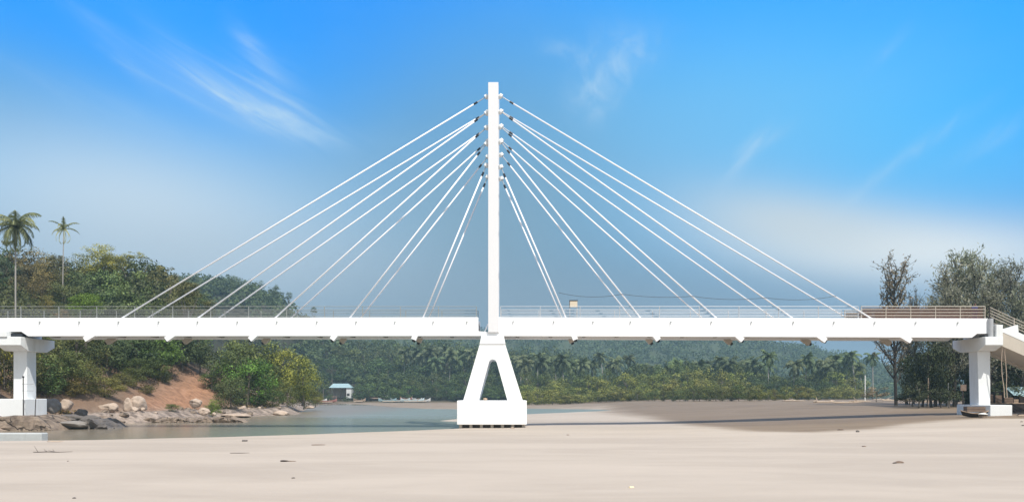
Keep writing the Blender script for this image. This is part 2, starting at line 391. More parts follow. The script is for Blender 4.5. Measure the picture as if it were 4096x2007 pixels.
# what the ground is made of, by place: r wet mud, g red earth, b rock, and a wood floor in a second attribute
def inside(px, py, poly):
    ins = np.zeros(px.shape, bool); n = len(poly)
    for i in range(n):
        ax, ay = poly[i]; bx, by = poly[(i + 1) % n]
        c = ((ay > py) != (by > py)); ins ^= c & (px < (bx - ax) * (py - ay) / (by - ay if by != ay else 1e-9) + ax)
    return ins
def pdist(px, py, poly, yk):
    d = np.full(px.shape, 1e9); n = len(poly)
    for i in range(n):
        ax, ay = poly[i]; bx, by = poly[(i + 1) % n]
        t = np.clip(((px - ax) * (bx - ax) + (py - ay) * (by - ay) * yk) / max((bx - ax) ** 2 + (by - ay) ** 2 * yk, 1e-9), 0, 1)
        d = np.minimum(d, np.sqrt((px - ax - t * (bx - ax)) ** 2 + (py - ay - t * (by - ay)) ** 2 * yk))
    return np.where(inside(px, py, poly), -d, d)
# outline of the wet flat on the right bank, in metres on the ground
def GP(px, py): g_ = ground_at(px, py); return (g_.x, g_.y)
MUD = [GP(px, py) for px, py in ((2400, 1622), (2440, 1648), (2560, 1664), (2760, 1698), (3000, 1722), (3250, 1728), (3480, 1714), (3640, 1694), (3800, 1680), (3960, 1672), (4300, 1676), (5200, 1680))]
MUD = MUD + [(220, 60), (260, 200), (120, 300), (18, 330)]
dm = pdist(GX, GY, MUD, 1.0)
wob = 2.2 * fbm(GX / 6, GY / 6)
edge = 1.5 + 4.5 * sm((GY - 60) / 80)
mud = sm(.5 - (dm + wob * .5) / (2 * edge)) 
dbank = np.interp(GY, BANK_Y, BANK_X) - GX
left = (dbank > -.3) & (GY > 38)
rock = np.where(left, sm(1 - (dbank - 3.5) / 3) , 0)
path = np.exp(-((GX + 41.5 + (GY - 96) * .14) / 3.3) ** 2) * sm((GY - 82) / 8) * sm((118 - GY) / 8)
dirt = np.where(left, np.maximum(path, .2), 0)
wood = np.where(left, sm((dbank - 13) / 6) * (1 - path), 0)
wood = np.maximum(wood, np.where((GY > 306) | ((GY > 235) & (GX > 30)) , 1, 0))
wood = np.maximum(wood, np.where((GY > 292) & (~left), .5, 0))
mudflat = np.where((GY > 120) & (~left), sm((GY - 135) / 40) * .85, 0)
mud = np.maximum(mud, np.maximum(mudflat * .9, 0)); mud = np.where(left, 0, mud)
cA = gm.attributes.new('soil', 'FLOAT_COLOR', 'POINT')
cA.data.foreach_set('color', np.stack([mud, dirt, rock, wood], -1).reshape(-1).astype(np.float32))
def ground_fn(T, p):
    at = T.node('ShaderNodeAttribute', attribute_name='soil'); s = T.sep(at.outputs['Vector']); al = at.outputs['Alpha']
    g = T.node('ShaderNodeNewGeometry').outputs['Position']
    # dry sand with long low drifts and fine speckle
    n1 = T.noise(T.mapping(g, scale=(.06, .22, 1), rot=(0, 0, R(-4))), 1.0, 6, .6, .6)
    n2 = T.noise(T.mapping(g, scale=(.4, 1.6, 1), rot=(0, 0, R(3))), 1.0, 6, .65, .4)
    n3 = T.noise(g, 9, 4, .7)
    c = T.mix(T.ss(n1, .32, .68), (.375, .322, .27), (.44, .38, .32))
    c = T.mix(T.m('MULTIPLY', T.ss(n2, .50, .78), .28), c, (.50, .44, .375))
    c = T.mix(T.m('MULTIPLY', T.ss(n2, .46, .28), .14), c, (.32, .27, .23))
    c = T.mix(T.m('MULTIPLY', T.ss(n3, .60, .8), .16), c, (.30, .25, .21))
    mudc = T.mix(T.ss(n1, .3, .7), (.172, .127, .086), (.218, .165, .115))
    mudc = T.mix(T.m('MULTIPLY', T.ss(n2, .55, .7), .35), mudc, (.27, .21, .17))
    edge = T.m('ADD', s[0], T.m('MULTIPLY', T.m('MULTIPLY', T.m('SUBTRACT', T.noise(T.mapping(g, scale=(.25, .45, 1)), 1.0, 7, .65), .5), 1.5), T.m('SUBTRACT', 1.15, T.m('ABSOLUTE', T.m('SUBTRACT', T.m('MULTIPLY', s[0], 2), 1)))), clamp=True)
    c = T.mix(edge, c, mudc)
    # rocks, red earth, leaf litter
    v = T.node('ShaderNodeTexVoronoi', feature='DISTANCE_TO_EDGE'); T.put(v.inputs['Vector'], T.mapping(g, scale=(.55, .45, .8))); v.inputs['Scale'].default_value = 1.0
    n4 = T.noise(g, 1.3, 7, .65)
    rc = T.mix(T.ss(n4, .35, .65), (.13, .105, .09), (.36, .29, .24))
    rc = T.mix(T.m('MULTIPLY', T.ss(v.outputs['Distance'], .03, .0), .35), rc, (.05, .042, .038))
    dc = T.mix(T.ss(n4, .3, .7), (.21, .115, .07), (.37, .20, .12))
    dk = T.mix(s[1], (.145, .105, .075), dc)
    land = T.mix(T.m('ADD', s[2], T.m('MULTIPLY', T.m('SUBTRACT', n4, .5), .5), clamp=True), dk, rc)
    isl = T.ss(s[1], .05, .2)
    c = T.mix(isl, c, land)
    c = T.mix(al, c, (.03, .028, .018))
    T.put(p.inputs['Base Color'], c)
    T.put(p.inputs['Roughness'], T.m('SUBTRACT', .92, T.m('MULTIPLY', s[0], .22))); p.inputs['Specular IOR Level'].default_value = .2
    b = T.node('ShaderNodeBump'); b.inputs['Strength'].default_value = .35; b.inputs['Distance'].default_value = .06
    hh = T.m('ADD', T.noise(T.mapping(g, scale=(.8, 2, 1)), 1.2, 8, .65), T.m('MULTIPLY', T.m('MULTIPLY', n4, s[1]), 7))
    T.put(b.inputs['Height'], hh); T.put(p.inputs['Normal'], b.outputs[0])
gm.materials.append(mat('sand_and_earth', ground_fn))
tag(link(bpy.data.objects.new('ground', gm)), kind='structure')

def water_fn(T, p):
    g = T.node('ShaderNodeNewGeometry').outputs['Position']
    n = T.noise(T.mapping(g, scale=(.03, .05, 1)), 1.0, 3, .5)
    y = T.sep(g)[1]; x = T.sep(g)[0]
    T.put(p.inputs['Base Color'], T.mix(T.ss(x, -30, -16), (.22, .185, .14), (.19, .215, .18)))
    p.inputs['IOR'].default_value = 1.33; p.inputs['Specular IOR Level'].default_value = .5
    # open water beyond the pier is ruffled by the breeze, the pool this side of it is calm
    yy = T.m('ADD', y, T.m('MULTIPLY', T.m('SUBTRACT', n, .5), 40))
    ruf = T.m('MULTIPLY', T.m('ADD', .35, T.m('MULTIPLY', T.ss(yy, 84, 112), .65)), T.m('SUBTRACT', 1, T.m('MULTIPLY', T.ss(yy, 215, 260), .8)))
    T.put(p.inputs['Roughness'], T.m('ADD', .10, T.m('MULTIPLY', ruf, .22)))
    b = T.node('ShaderNodeBump'); b.inputs['Strength'].default_value = .05; b.inputs['Distance'].default_value = .05
    T.put(b.inputs['Height'], T.noise(T.mapping(g, scale=(.6, 2.0, 1)), 1.0, 2, .5)); T.put(p.inputs['Normal'], b.outputs[0])
wm, _, _, _ = grid_mesh('river_water', np.linspace(-115, 45, 30), np.linspace(40, 302, 40), lambda X, Y: X * 0)
wm.materials.append(mat('river_water', water_fn)); tag(link(bpy.data.objects.new('river_water', wm)), kind='structure')

# far blue-green hill across the bay
RP, RY = [], []
PROF = np.array([(-1500, 1330), (600, 1325), (1300, 1318), (1900, 1334), (2400, 1336), (2900, 1342), (3050, 1366), (3180, 1392), (3280, 1408), (3400, 1432), (3480, 1450), (3620, 1500), (3900, 1560), (4800, 1590)], float)
def far_h(X, Y):
    px = CX + X / np.maximum(Y, 1) * F
    top = (HY - np.interp(px, PROF[:, 0], PROF[:, 1])) / F * 820 + CAMZ - 7
    t = sm((Y - 430) / 380); hgt = top * t * (1 - .5 * sm((Y - 850) / 300))
    return 1.8 + np.maximum(hgt, 0) * (1 + .22 * fbm(X / 70, Y / 70)) + 5 * fbm(X / 30, Y / 30) * t
fh, FX, FY, FZ = grid_mesh('distant_hill', np.linspace(-1100, 900, 90), np.linspace(425, 1150, 50), far_h)
def hill_fn(T, p):
    g = T.node('ShaderNodeNewGeometry').outputs['Position']
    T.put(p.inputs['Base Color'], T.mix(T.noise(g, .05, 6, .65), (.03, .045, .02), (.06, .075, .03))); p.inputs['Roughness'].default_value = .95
fh.materials.append(mat('hill_scrub', hill_fn)); tag(link(bpy.data.objects.new('distant_hill', fh)), kind='structure')

# ------------------------------------------------------------------ the bridge
def Zp(py, D): return CAMZ + (HY - py) * D / F
def Xp(px, D): return (px - CX) * D / F
YN, YF = 62.0, 65.3          # near and far girder faces
bridge = empty('cable_stayed_bridge', (Xp(1973, 63.8), 63.8, 0), 'white cable-stayed footbridge with a slim pylon crossing the whole picture', 'bridge')
BO = Vector(bridge.location)
def bbuild(mb, name, m, parent=bridge, **k):
    mb.v = [tuple(Vector(v) - BO) for v in mb.v]; return mb.build(name, m, parent, **k)
def gpoly(pts): return [(Xp(a, YN), Zp(b, YN)) for a, b in pts]
left_g = gpoly([(-700, 1272), (1913, 1268), (1913, 1324), (1953, 1327), (1993, 1329), (1993, 1343), (112, 1344), (85, 1326), (-700, 1326)])
right_g = gpoly([(1994, 1268), (3953, 1273), (3964, 1334), (3909, 1334), (3888, 1350), (3300, 1348), (1994, 1343)])
for y0 in (YN, YF):
    for poly, nm in ((left_g, 'left'), (right_g, 'right')):
        mb = MB(); mb.prism(poly, y0, y0 + .5); g = bbuild(mb, 'girder', M['girder'], bevel=.02)
        if y0 == YN:
            xsd = [160, 318, 475, 635, 791, 950, 1108, 1268, 1425, 1580, 1733, 1868] if nm == 'left' else [2053, 2215, 2372, 2522, 2683, 2845, 3005, 3173, 3335, 3498, 3662, 3830]
            for px in xsd:
                a, b = Xp(px, YN), Zp(1287 if nm == 'left' else 1286 + (px - 2053) / 400, YN)
                d = MB(); d.tube([(a, YN - .10, b), (a, YN + .02, b + .03)], .055, 8); d.tube([(a, YN - .08, b), (a - .05, YN - .10, b - .17)], .022, 6)
                bbuild(d, 'drain_spout', M['old_concrete'], g)
zt, zb = Zp(1290, YN), Zp(1318, YN)
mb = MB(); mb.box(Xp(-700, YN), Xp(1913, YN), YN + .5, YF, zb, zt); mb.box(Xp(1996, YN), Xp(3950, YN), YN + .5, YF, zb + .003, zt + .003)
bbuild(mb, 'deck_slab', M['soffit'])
mb = MB(); mb.box(Xp(1913, YN), Xp(1996, YN), YN + .5, YF, Zp(1341, YN), Zp(1327, YN)); bbuild(mb, 'deck_slab', M['concrete'])
for k in range(28):
    a = Xp(140 + k * 138, YN)
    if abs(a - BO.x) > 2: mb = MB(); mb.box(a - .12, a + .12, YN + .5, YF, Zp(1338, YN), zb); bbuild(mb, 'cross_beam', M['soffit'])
# pylon: two slim shafts, one in each cable plane
def pyl(y0):
    mb = MB(); mb.box(Xp(1953, YN), Xp(1994, YN) - .003, y0, y0 + 1.0, Zp(1329, YN), Zp(340, YN) + .1); return bbuild(mb, 'pylon_shaft', M['pylon'], bevel=.015)
shafts = [pyl(61.72), pyl(65.05)]
for py in (352, 800, 1180): mb = MB(); mb.box(Xp(1958, YN), Xp(1989, YN), 62.72, 65.05, Zp(py + 22, YN), Zp(py, YN)); bbuild(mb, 'pylon_cross_beam', M['pylon'])
mb = MB(); mb.tube([(Xp(1938, YN), 62.3, Zp(1326, YN)), (Xp(1953, YN), 62.3, Zp(1292, YN))], .05); bbuild(mb, 'strut', M['stay'])
# stays
i_low = lambda i: (4 - i) / 4
NEAR_L = [(383, 480), (449, 785), (507, 1095), (572, 1395), (658, 1690)]
NEAR_R = [(381, 3490), (443, 3175), (504, 2870), (564, 2565), (664, 2265)]
for py0, ypl in ((YN + .28, 62.22), (YF + .2, 65.55)):
    for side, L in ((-1, NEAR_L), (1, NEAR_R)):
        for i, (ky, dx) in enumerate(L):
            kx = 1945 if side < 0 else 2003
            A = Vector((Xp(kx, YN), ypl, Zp(ky, YN))); B = Vector((Xp(dx, YN), py0, Zp(1270, YN))); d = (B - A).normalized()
            t = (A.z - Zp(1357 if side < 0 else 1357 + 6 * i_low(i), YN)) / -d.z; E = A + d * t
            j = A + d * (1.15 if i < 4 else .9)
            mb = MB(); mb.tube([j, E - d * .25], .062, 8); st = bbuild(mb, 'stay_cable', M['stay'], smooth=True)
            mb = MB(); mb.tube([A - d * .2, j - d * .28], .035, 6); bbuild(mb, 'anchor_rod', M['galv'], st)
            mb = MB(); mb.tube([j - d * .3, j + d * .02], .085, 8); bbuild(mb, 'socket', M['socket'], st)
            mb = MB(); mb.tube([A - d * .12, A + d * .12], .19, 12); sx = Xp(1953 if side < 0 else 1994, YN)
            mb.box(min(A.x, sx), max(A.x, sx), ypl - .05, ypl + .05, A.z - .22, A.z + .12); bbuild(mb, 'anchor_plate', M['end_concrete'], st)
            # slanted concrete lug under the girder through which the stay passes, with a dark end cap
            n = Vector((-d.z * side, 0, d.x * side)); hw = .20
            top = Zp(1343 if side < 0 else 1346, YN) + .06
            def on(u, s_):    # point on the lug side line s_ at height u
                o = A + n * s_; return o + d * ((o.z - u) / -d.z)
            e1, e2 = E + n * hw, E - n * hw
            pl = [(on(top, hw).x, top), (e1.x, e1.z), (e2.x, e2.z), (on(top, -hw).x, top)]
            yy = YN if py0 < 63 else YF
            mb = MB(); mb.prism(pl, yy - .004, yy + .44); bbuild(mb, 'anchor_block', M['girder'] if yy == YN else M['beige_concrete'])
            mb = MB(); c = E + Vector((0, .12 if yy == YN else 0, 0)); mb.tube([c - d * .1, c + d * .17], .13, 10); bbuild(mb, 'end_cap', M['socket'], st)
# A-shaped pier
YP0, YP1 = 61.8, 65.9
def apx(a, b): return (Xp(a, YP0), Zp(b, YP0))
mb = MB(); mb.prism([apx(1925, 1342), apx(2015, 1342), apx(2022, 1376), apx(1918, 1376)], YP0, YP1)
pier = bbuild(mb, 'pier_head', M['concrete'], bevel=.02)
arc = [apx(1971 + 16 * math.cos(t), 1451 - 16 * math.sin(t)) for t in np.linspace(.25, math.pi - .25, 9)]
def aprism(mb):
    L = [apx(1920, 1380), apx(1853, 1601)] + [apx(1913, 1601)] + arc[::-1] + [apx(2030, 1601), apx(2091, 1601), apx(2020, 1380)]
    n = len(L); out = [apx(1920, 1380), apx(2020, 1380), apx(2091, 1601), apx(1853, 1601)]
    arcn = arc[::-1]      # left to right
    # faces in strips: left leg, head, right leg
    inner = [apx(1913, 1601)] + arcn + [apx(2030, 1601)]
    m_ = len(inner)
    outer = []
    for k in range(m_):
        t = k / (m_ - 1)
        if t < .5: outer.append(None)
        else: outer.append(None)
    # outer outline resampled to match inner points
    path = [apx(1853, 1601), apx(1918, 1378.5), apx(2022, 1378.5), apx(2091, 1601)]
    pl = [path[0]] + [(path[1][0] + (path[2][0] - path[1][0]) * i / (m_ - 3), path[1][1]) for i in range(m_ - 2)] + [path[3]]
    vs = []
    for y in (YP0 + .03, YP1 - .03):
        vs += [(a, y, b) for a, b in inner] + [(a, y, b) for a, b in pl]
    N = 2 * m_; fs = []
    for i in range(m_ - 1):
        fs.append((i, i + 1, m_ + i + 1, m_ + i)); fs.append((N + i, N + m_ + i, N + m_ + i + 1, N + i + 1))
        fs.append((i, N + i, N + i + 1, i + 1)); fs.append((m_ + i, m_ + i + 1, N + m_ + i + 1, N + m_ + i))
    fs.append((0, m_, N + m_, N)); fs.append((m_ - 1, N + m_ - 1, N + 2 * m_ - 1, 2 * m_ - 1))
    mb.add(vs, fs)
mb = MB(); aprism(mb); bbuild(mb, 'a_frame_pier', M['concrete'])
mb = MB(); mb.box(Xp(1828, 60.6), Xp(2107, 60.6), 60.6, 67, Zp(1697, 60.6), Zp(1601, 60.6)); cap = bbuild(mb, 'pile_cap', M['concrete'], bevel=.03)
for i in range(7):
    for k in range(3):
        a = Xp(1842 + i * 42, 60.6); mb = MB(); mb.tube([(a, 61 + k * 2.8, -.9), (a + random.uniform(-.03, .03), 61 + k * 2.8, Zp(1697, 60.6))], .13, 8)
        bbuild(mb, 'pile', M['beige_concrete'], cap)
mb = MB(); mb.box(Xp(1836, 61.4), Xp(2098, 61.4), 61.4, 66.4, -.8, Zp(1697, 60.6) - .003); bbuild(mb, 'pile_shadow_wall', M['dark_rock'], cap).name = 'pile_shadow_block'  # dark block filling the gap under the cap, stands in for the shade there
# end piers
def end_pier(s):
    X = lambda a: (a if s > 0 else -a)
    mb = MB(); prof = [(61.6, 7.35), (66.2, 7.35), (66.2, 6.72), (65.1, 6.28), (62.6, 6.28), (61.6, 6.68)]
    x0, x1 = (37.62, 39.05) if s > 0 else (-41.0, -39.06)
    mb.prism(prof, x0, x1, axis='x'); cp = bbuild(mb, 'pier_cap', M['end_concrete'], bevel=.025)
    mb = MB()
    x0, x1 = (37.9, 38.95) if s > 0 else (-40.6, -39.5)
    mb.add([(x0 + (.12 if s > 0 else -.0), 63.1, 1.5), (x1 + .0, 63.1, 1.5), (x1, 64.35, 1.5), (x0 + (.12 if s > 0 else 0), 64.35, 1.5), (x0, 63.1, 6.29), (x1, 63.1, 6.29), (x1, 64.35, 6.29), (x0, 64.35, 6.29)],
           [(0, 3, 2, 1), (4, 5, 6, 7), (0, 1, 5, 4), (1, 2, 6, 5), (2, 3, 7, 6), (3, 0, 4, 7)])
    bbuild(mb, 'pier_column', M['end_concrete'], bevel=.025)
    x0, x1 = (37.7, 39.45) if s > 0 else (-41.2, -38.4)
    mb = MB(); mb.box(x0, x1, 61.1, 65.7 if s > 0 else 64, .3, 1.93 if s > 0 else 2.42); bbuild(mb, 'pier_footing', M['end_concrete'], bevel=.03)
    if s > 0:
        mb = MB(); mb.box(38.52, 39.05, 61.63, 66.17, 7.352, 8.30); bbuild(mb, 'back_wall', M['end_concrete'], cp, bevel=.02)
        mb = MB(); mb.tube([(38.22, 61.9, 7.352), (38.22, 61.9, 8.82)], .2, 14); bbuild(mb, 'end_post', M['galv'], cp, smooth=False)
        mb = MB(); mb.box(37.7, 38.1, 61.9, 62.5, 7.352, 7.50); bbuild(mb, 'bearing', M['socket'], cp)
    else:
        mb = MB(); mb.box(-41.4, -40.1, 61.5, 66.1, 7.352, 7.75); bbuild(mb, 'bearing_seat', M['end_concrete'], cp)
        mb = MB(); mb.box(-40.1, -39.2, 62.0, 62.5, 7.352, 7.62); bbuild(mb, 'bearing', M['socket'], cp)
end_pier(1); end_pier(-1)
# railings along both edges
def railing(y, xa, xb, m_, step, thick, name='railing'):
    zs = [Zp(p, 62.6) for p in (1227, 1239, 1251, 1263)]
    mb = MB()
    for z in zs: mb.tube([(xa, y, z), (xb, y, z)], thick * (1.15 if z == zs[0] else 1), 6)
    r_ = bbuild(mb, name, m_)
    n = max(1, int((xb - xa) / step))
    for i in range(n + 1):
        a = xa + (xb - xa) * i / n; mb = MB(); mb.box(a - .025, a + .025, y - .03, y + .03, zt, zs[0]); bbuild(mb, 'rail_post', m_, r_)
    return r_
for y in (62.33, 65.42):
    railing(y, Xp(-690, YN), Xp(1905, YN), M['galv_old'], 3.0, .020)
    railing(y, Xp(2002, YN), Xp(3440, YN), M['galv'], 3.0, .019)
    rr = railing(y, Xp(3452, YN), Xp(3950, YN), M['cream'], 1.7, .034)
    mb = MB(); a = Xp(3460, YN)
    while a < Xp(3945, YN): mb.box(a - .032, a + .032, y - .005 + .03, y + .02 + .03, zt, Zp(1229, YN)); a += .09
    bbuild(mb, 'rusty_infill_bars', M['rust'], rr)
# stair down on the right
x0, x1 = 39.1, 55.0; z0 = Zp(1330, YN); sl = -.44
for y in (YN - .1, YF):
    mb = MB(); mb.prism([(x0, z0 + .06), (x1, z0 + .06 + sl * (x1 - x0)), (x1, z0 - 1.05 + sl * (x1 - x0)), (x0, z0 - 1.05)], y, y + .35); s_ = bbuild(mb, 'stair_stringer', M['beige_concrete'])
    mb = MB(); mb.prism([(x0, z0 + .22), (x0 + 1.3, z0 + .62), (x0 + 1.35, z0 + .03), (x1, z0 + .22 + sl * (x1 - x0)), (x1, z0 + .063 + sl * (x1 - x0)), (x0, z0 + .063)], y - .02, y + .37)
    bbuild(mb, 'stringer_coping', M['end_concrete'], s_)
mb = MB(); n = 36
for i in range(n):
    a = x0 + .05 + i * (x1 - x0) / n; z = z0 + .55 + sl * (a - x0); mb.box(a, a + .40, YN + .25, YF, z - .06, z)
bbuild(mb, 'stair_treads', M['dark_wood'])
mb = MB(); mb.prism([(x0, z0 - .75), (x1, z0 - .75 + sl * (x1 - x0)), (x1, z0 - .9 + sl * (x1 - x0)), (x0, z0 - .9)], YN + .251, YF - .001); bbuild(mb, 'stair_sun_block', M['beige_concrete'])  # slab added to stop sun stripes falling through the treads onto the far stringer
mb = MB(); mb.box(Xp(3951, YN), 39.3, YN + .51, YF - .01, zt - .2, zt + .01); bbuild(mb, 'landing_slab', M['soffit'])
mb = MB(); xr = Xp(3962, YN)
for y in (YN + .1, YF + .1):
    mb_ = MB()
    for p in (1228, 1240, 1251, 1263): mb_.tube([(xr, y, Zp(p, YN)), (x1, y, Zp(p, YN) + (sl - .02) * (x1 - xr))], .034, 6)
    r_ = bbuild(mb_, 'stair_railing', M['cream'])
    for i in range(9):
        a = xr + i * 1.95; mb_ = MB(); zz = Zp(1228, YN) + (sl - .02) * (a - xr); mb_.box(a - .03, a + .03, y - .03, y + .03, zz - 1.5, zz); bbuild(mb_, 'rail_post', M['dark_wood'] if i == 0 else M['cream'], r_)

# ------------------------------------------------------------------ people
def person(name, label, loc, rz, shirt, pants, pose):
    root = empty(name, loc, label, 'person', rz=rz, scale=1.07)
    ar, al = pose
    J = {'pelvis': (0, 0, .95), 'waist': (0, 0, 1.08), 'chest': (0, .0, 1.32), 'neck': (0, 0, 1.44), 'head0': (0, -.01, 1.52), 'head': (0, -.02, 1.60), 'crown': (0, 0, 1.66),
         'nose': (0, -.11, 1.56)}
    E = [('pelvis', 'waist'), ('waist', 'chest'), ('chest', 'neck'), ('neck', 'head0'), ('head0', 'head'), ('head', 'crown')]
    rad = {'pelvis': (.15, .11), 'waist': (.135, .095), 'chest': (.16, .11), 'neck': (.055, .055), 'head0': (.07, .085), 'head': (.08, .10), 'crown': (.055, .07)}
    del J['nose']
    for s, arm in ((-1, ar), (1, al)):
        k = 'r' if s < 0 else 'l'
        J['hip' + k] = (s * .09, 0, .90); J['kn' + k] = (s * .11, -.03, .50); J['an' + k] = (s * .12, .02, .09); J['toe' + k] = (s * .14, -.15, .035)
        rad.update({'hip' + k: (.09, .09), 'kn' + k: (.058, .06), 'an' + k: (.038, .042), 'toe' + k: (.04, .025)})
        E += [('pelvis', 'hip' + k), ('hip' + k, 'kn' + k), ('kn' + k, 'an' + k), ('an' + k, 'toe' + k)]
        J['sh' + k] = (s * .19, 0, 1.38); J['el' + k] = arm[0]; J['wr' + k] = arm[1]; J['pm' + k] = arm[2]
        rad.update({'sh' + k: (.055, .055), 'el' + k: (.04, .04), 'wr' + k: (.027, .027), 'pm' + k: (.035, .018)})
        E += [('chest', 'sh' + k), ('sh' + k, 'el' + k), ('el' + k, 'wr' + k), ('wr' + k, 'pm' + k)]
        w_, p_ = Vector(arm[1]), Vector(arm[2]); d = (p_ - w_).normalized(); q = d.cross(Vector((0, 1, .3))).normalized()
        for fi, (o, ln) in enumerate(((-.03, .07), (-.01, .08), (.01, .075), (.03, .06))):
            f0 = p_ + q * o + d * .02; f1 = f0 + d * ln + Vector((0, -.02, -.01)); J[f'f{k}{fi}'] = tuple(f0); J[f'g{k}{fi}'] = tuple(f1)
            rad[f'f{k}{fi}'] = (.009, .009); rad[f'g{k}{fi}'] = (.008, .008); E += [('pm' + k, f'f{k}{fi}'), (f'f{k}{fi}', f'g{k}{fi}')]
        th = w_ + d * .03 + q * (-.035); J['t' + k] = tuple(th + d * .05 + q * -.015); rad['t' + k] = (.010, .010); E += [('wr' + k, 't' + k)]
    ks = list(J); me = bpy.data.meshes.new('body'); me.from_pydata([J[k] for k in ks], [(ks.index(a), ks.index(b)) for a, b in E], [])
    ob = link(bpy.data.objects.new('body', me), root); md = ob.modifiers.new('skin', 'SKIN'); md.use_smooth_shade = True
    for i, k in enumerate(ks): me.skin_vertices[0].data[i].radius = rad[k]; me.skin_vertices[0].data[i].use_root = (k == 'pelvis')
    ob.modifiers.new('sub', 'SUBSURF').levels = 1; ob.modifiers['sub'].render_levels = 1
    dg = bpy.context.evaluated_depsgraph_get(); nm = bpy.data.meshes.new_from_object(ob.evaluated_get(dg)); ob.modifiers.clear(); ob.data = nm
    nm.materials.clear(); nm.materials.append(M['skin'])
    # clothes: offset copies of the body's own surface
    def shell(nme, m_, test, off):
        bm = bmesh.new(); bm.from_mesh(nm); bm.normal_update()
        for v in bm.verts: v.co += v.normal * off
        bmesh.ops.delete(bm, geom=[f for f in bm.faces if not test(f.calc_center_median())], context='FACES')
        sm_ = bpy.data.meshes.new(nme); bm.to_mesh(sm_); bm.free(); sm_.materials.clear(); sm_.materials.append(m_); link(bpy.data.objects.new(nme, sm_), root)
    shell('shirt', shirt, lambda c: .93 < c.z < 1.43 and (abs(c.x) < .24 or c.z > 1.15), .018)
    shell('trousers', pants, lambda c: .14 < c.z < .98 and abs(c.x) < .22, .014)
    shell('hair', M['hair'], lambda c: c.z > 1.58 and (c.y > -.06 or c.z > 1.64), .014)
    fm = MB(); fm.obox((0, -.115, 1.565), .022, .03, .04)
    for s in (-1, 1): fm.obox((s * .032, -.108, 1.59), .02, .01, .01)
    fm.obox((0, -.105, 1.53), .045, .01, .008); fm.build('face', M['skin'], root)
    return root
relax = lambda s: [(s * .25, .02, 1.12), (s * .25, -.06, .88), (s * .25, -.08, .80)]
person('person', 'person in blue trousers leaning on the footbridge railing near its right end', (Xp(3899, 64.0), 64.0, zt + .003), R(10), M['cloth_blue'], M['cloth_blue'],
       ([(-.27, -.08, 1.16), (-.2, -.3, 1.08), (-.18, -.38, 1.08)], relax(1)))
g_ = ground_at(3724, 1597)
person('person', 'person in green clothes standing under the dark trees left of the right pier', tuple(g_), R(-30), M['cloth_green'], M['cloth_green'],
       (relax(-1), [(.28, -.05, 1.14), (.22, -.27, 1.1), (.2, -.34, 1.12)]))

# ------------------------------------------------------------------ crowns and trees
def clump_crown(seed, ncl, per, leaf, shape='dome', cl_r=.34, fl=.0):
    """unit crown of radius 1, centred at the origin: clumps of leaf cards inside a lumpy envelope"""
    rg = np.random.default_rng(seed); cs, rs = [], []
    while len(cs) < ncl:
        p = rg.uniform(-1, 1, 3); r = np.linalg.norm(p)
        if r > 1 or r < .35: continue
        if shape == 'dome' and p[2] < -.45: continue
        if shape == 'bush' and p[2] < -.95: continue
        if shape == 'flat': p[2] *= .5
        cs.append(p * (.78 + .14 * rg.random())); rs.append(cl_r * rg.uniform(.6, 1.25))
    V, Tn = [], []
    for c, r in zip(cs, rs):
        n = int(per * (r / cl_r) ** 2 * rg.uniform(.8, 1.2)); d = unit(rg.normal(size=(n, 3)) * np.array([1, 1, .85]) + np.array([0, 0, .25]))
        rad = r * (rg.random(n) ** .35) * (1 + .25 * rg.normal(size=n) * .5)
        pos = c + d * rad[:, None] * np.array([1, 1, .75])
        nrm = unit(d * .9 + unit(pos) * .5 + rg.normal(size=(n, 3)) * .65 + np.array([0, -.0, .25]))
        V.append(cards(pos, nrm, leaf * rg.uniform(.6, 1.35, n), .62, rg)); base = rg.uniform(.15, .75)
        Tn.append(base + rg.normal(size=n) * .22)
    return np.concatenate(V), np.concatenate(Tn)
def crown_mesh(name, mats='leaf', **k):
    V, t = clump_crown(**k); return quads_mesh(name, V, t, M[mats])
BROAD = [crown_mesh('crown', seed=10 + i, ncl=44, per=82, leaf=.088, shape='dome', cl_r=.30) for i in range(4)]
FINE = [crown_mesh('crown', seed=30 + i, ncl=50, per=125, leaf=.06, shape='bush', cl_r=.30) for i in range(4)]
SPARSE = [crown_mesh('crown', seed=50 + i, ncl=26, per=46, leaf=.10, shape='dome', cl_r=.24) for i in range(2)]
FARC = [crown_mesh('crown', seed=70 + i, ncl=24, per=85, leaf=.10, shape='bush', cl_r=.36) for i in range(4)]

def trunk_mesh(seed, limbs=5, lean=.1):
    """unit tree skeleton: height 1, crown begins near .5"""
    rg = random.Random(seed); mb = MB(); x = y = 0; pts = []; rad = []
    for i in range(5):
        t = i / 4; pts.append((x, y, t * .72 - .06)); rad.append(.030 * (1 - .55 * t)); x += rg.uniform(-lean, lean) * .3; y += rg.uniform(-lean, lean) * .3
    mb.tube(pts, rad, 7)
    for k in range(limbs):
        i = rg.choice((2, 3, 3)); p = Vector(pts[i]); a = rg.uniform(0, 6.28); d = Vector((math.cos(a), math.sin(a), rg.uniform(.6, 1.3))).normalized()
        L = rg.uniform(.2, .36); q = p + d * L * .5 + Vector((0, 0, .03)); e = p + d * L + Vector((0, 0, .08))
        mb.tube([p, q, e], [.014, .010, .004], 5)
    return mb
TR = [trunk_mesh(i) for i in range(5)]; TRM = {}
def trunk_data(i, m_):
    if (i, m_) not in TRM:
        o = TR[i].build('trunk', M[m_]); TRM[(i, m_)] = o.data; bpy.data.objects.remove(o)
    return TRM[(i, m_)]
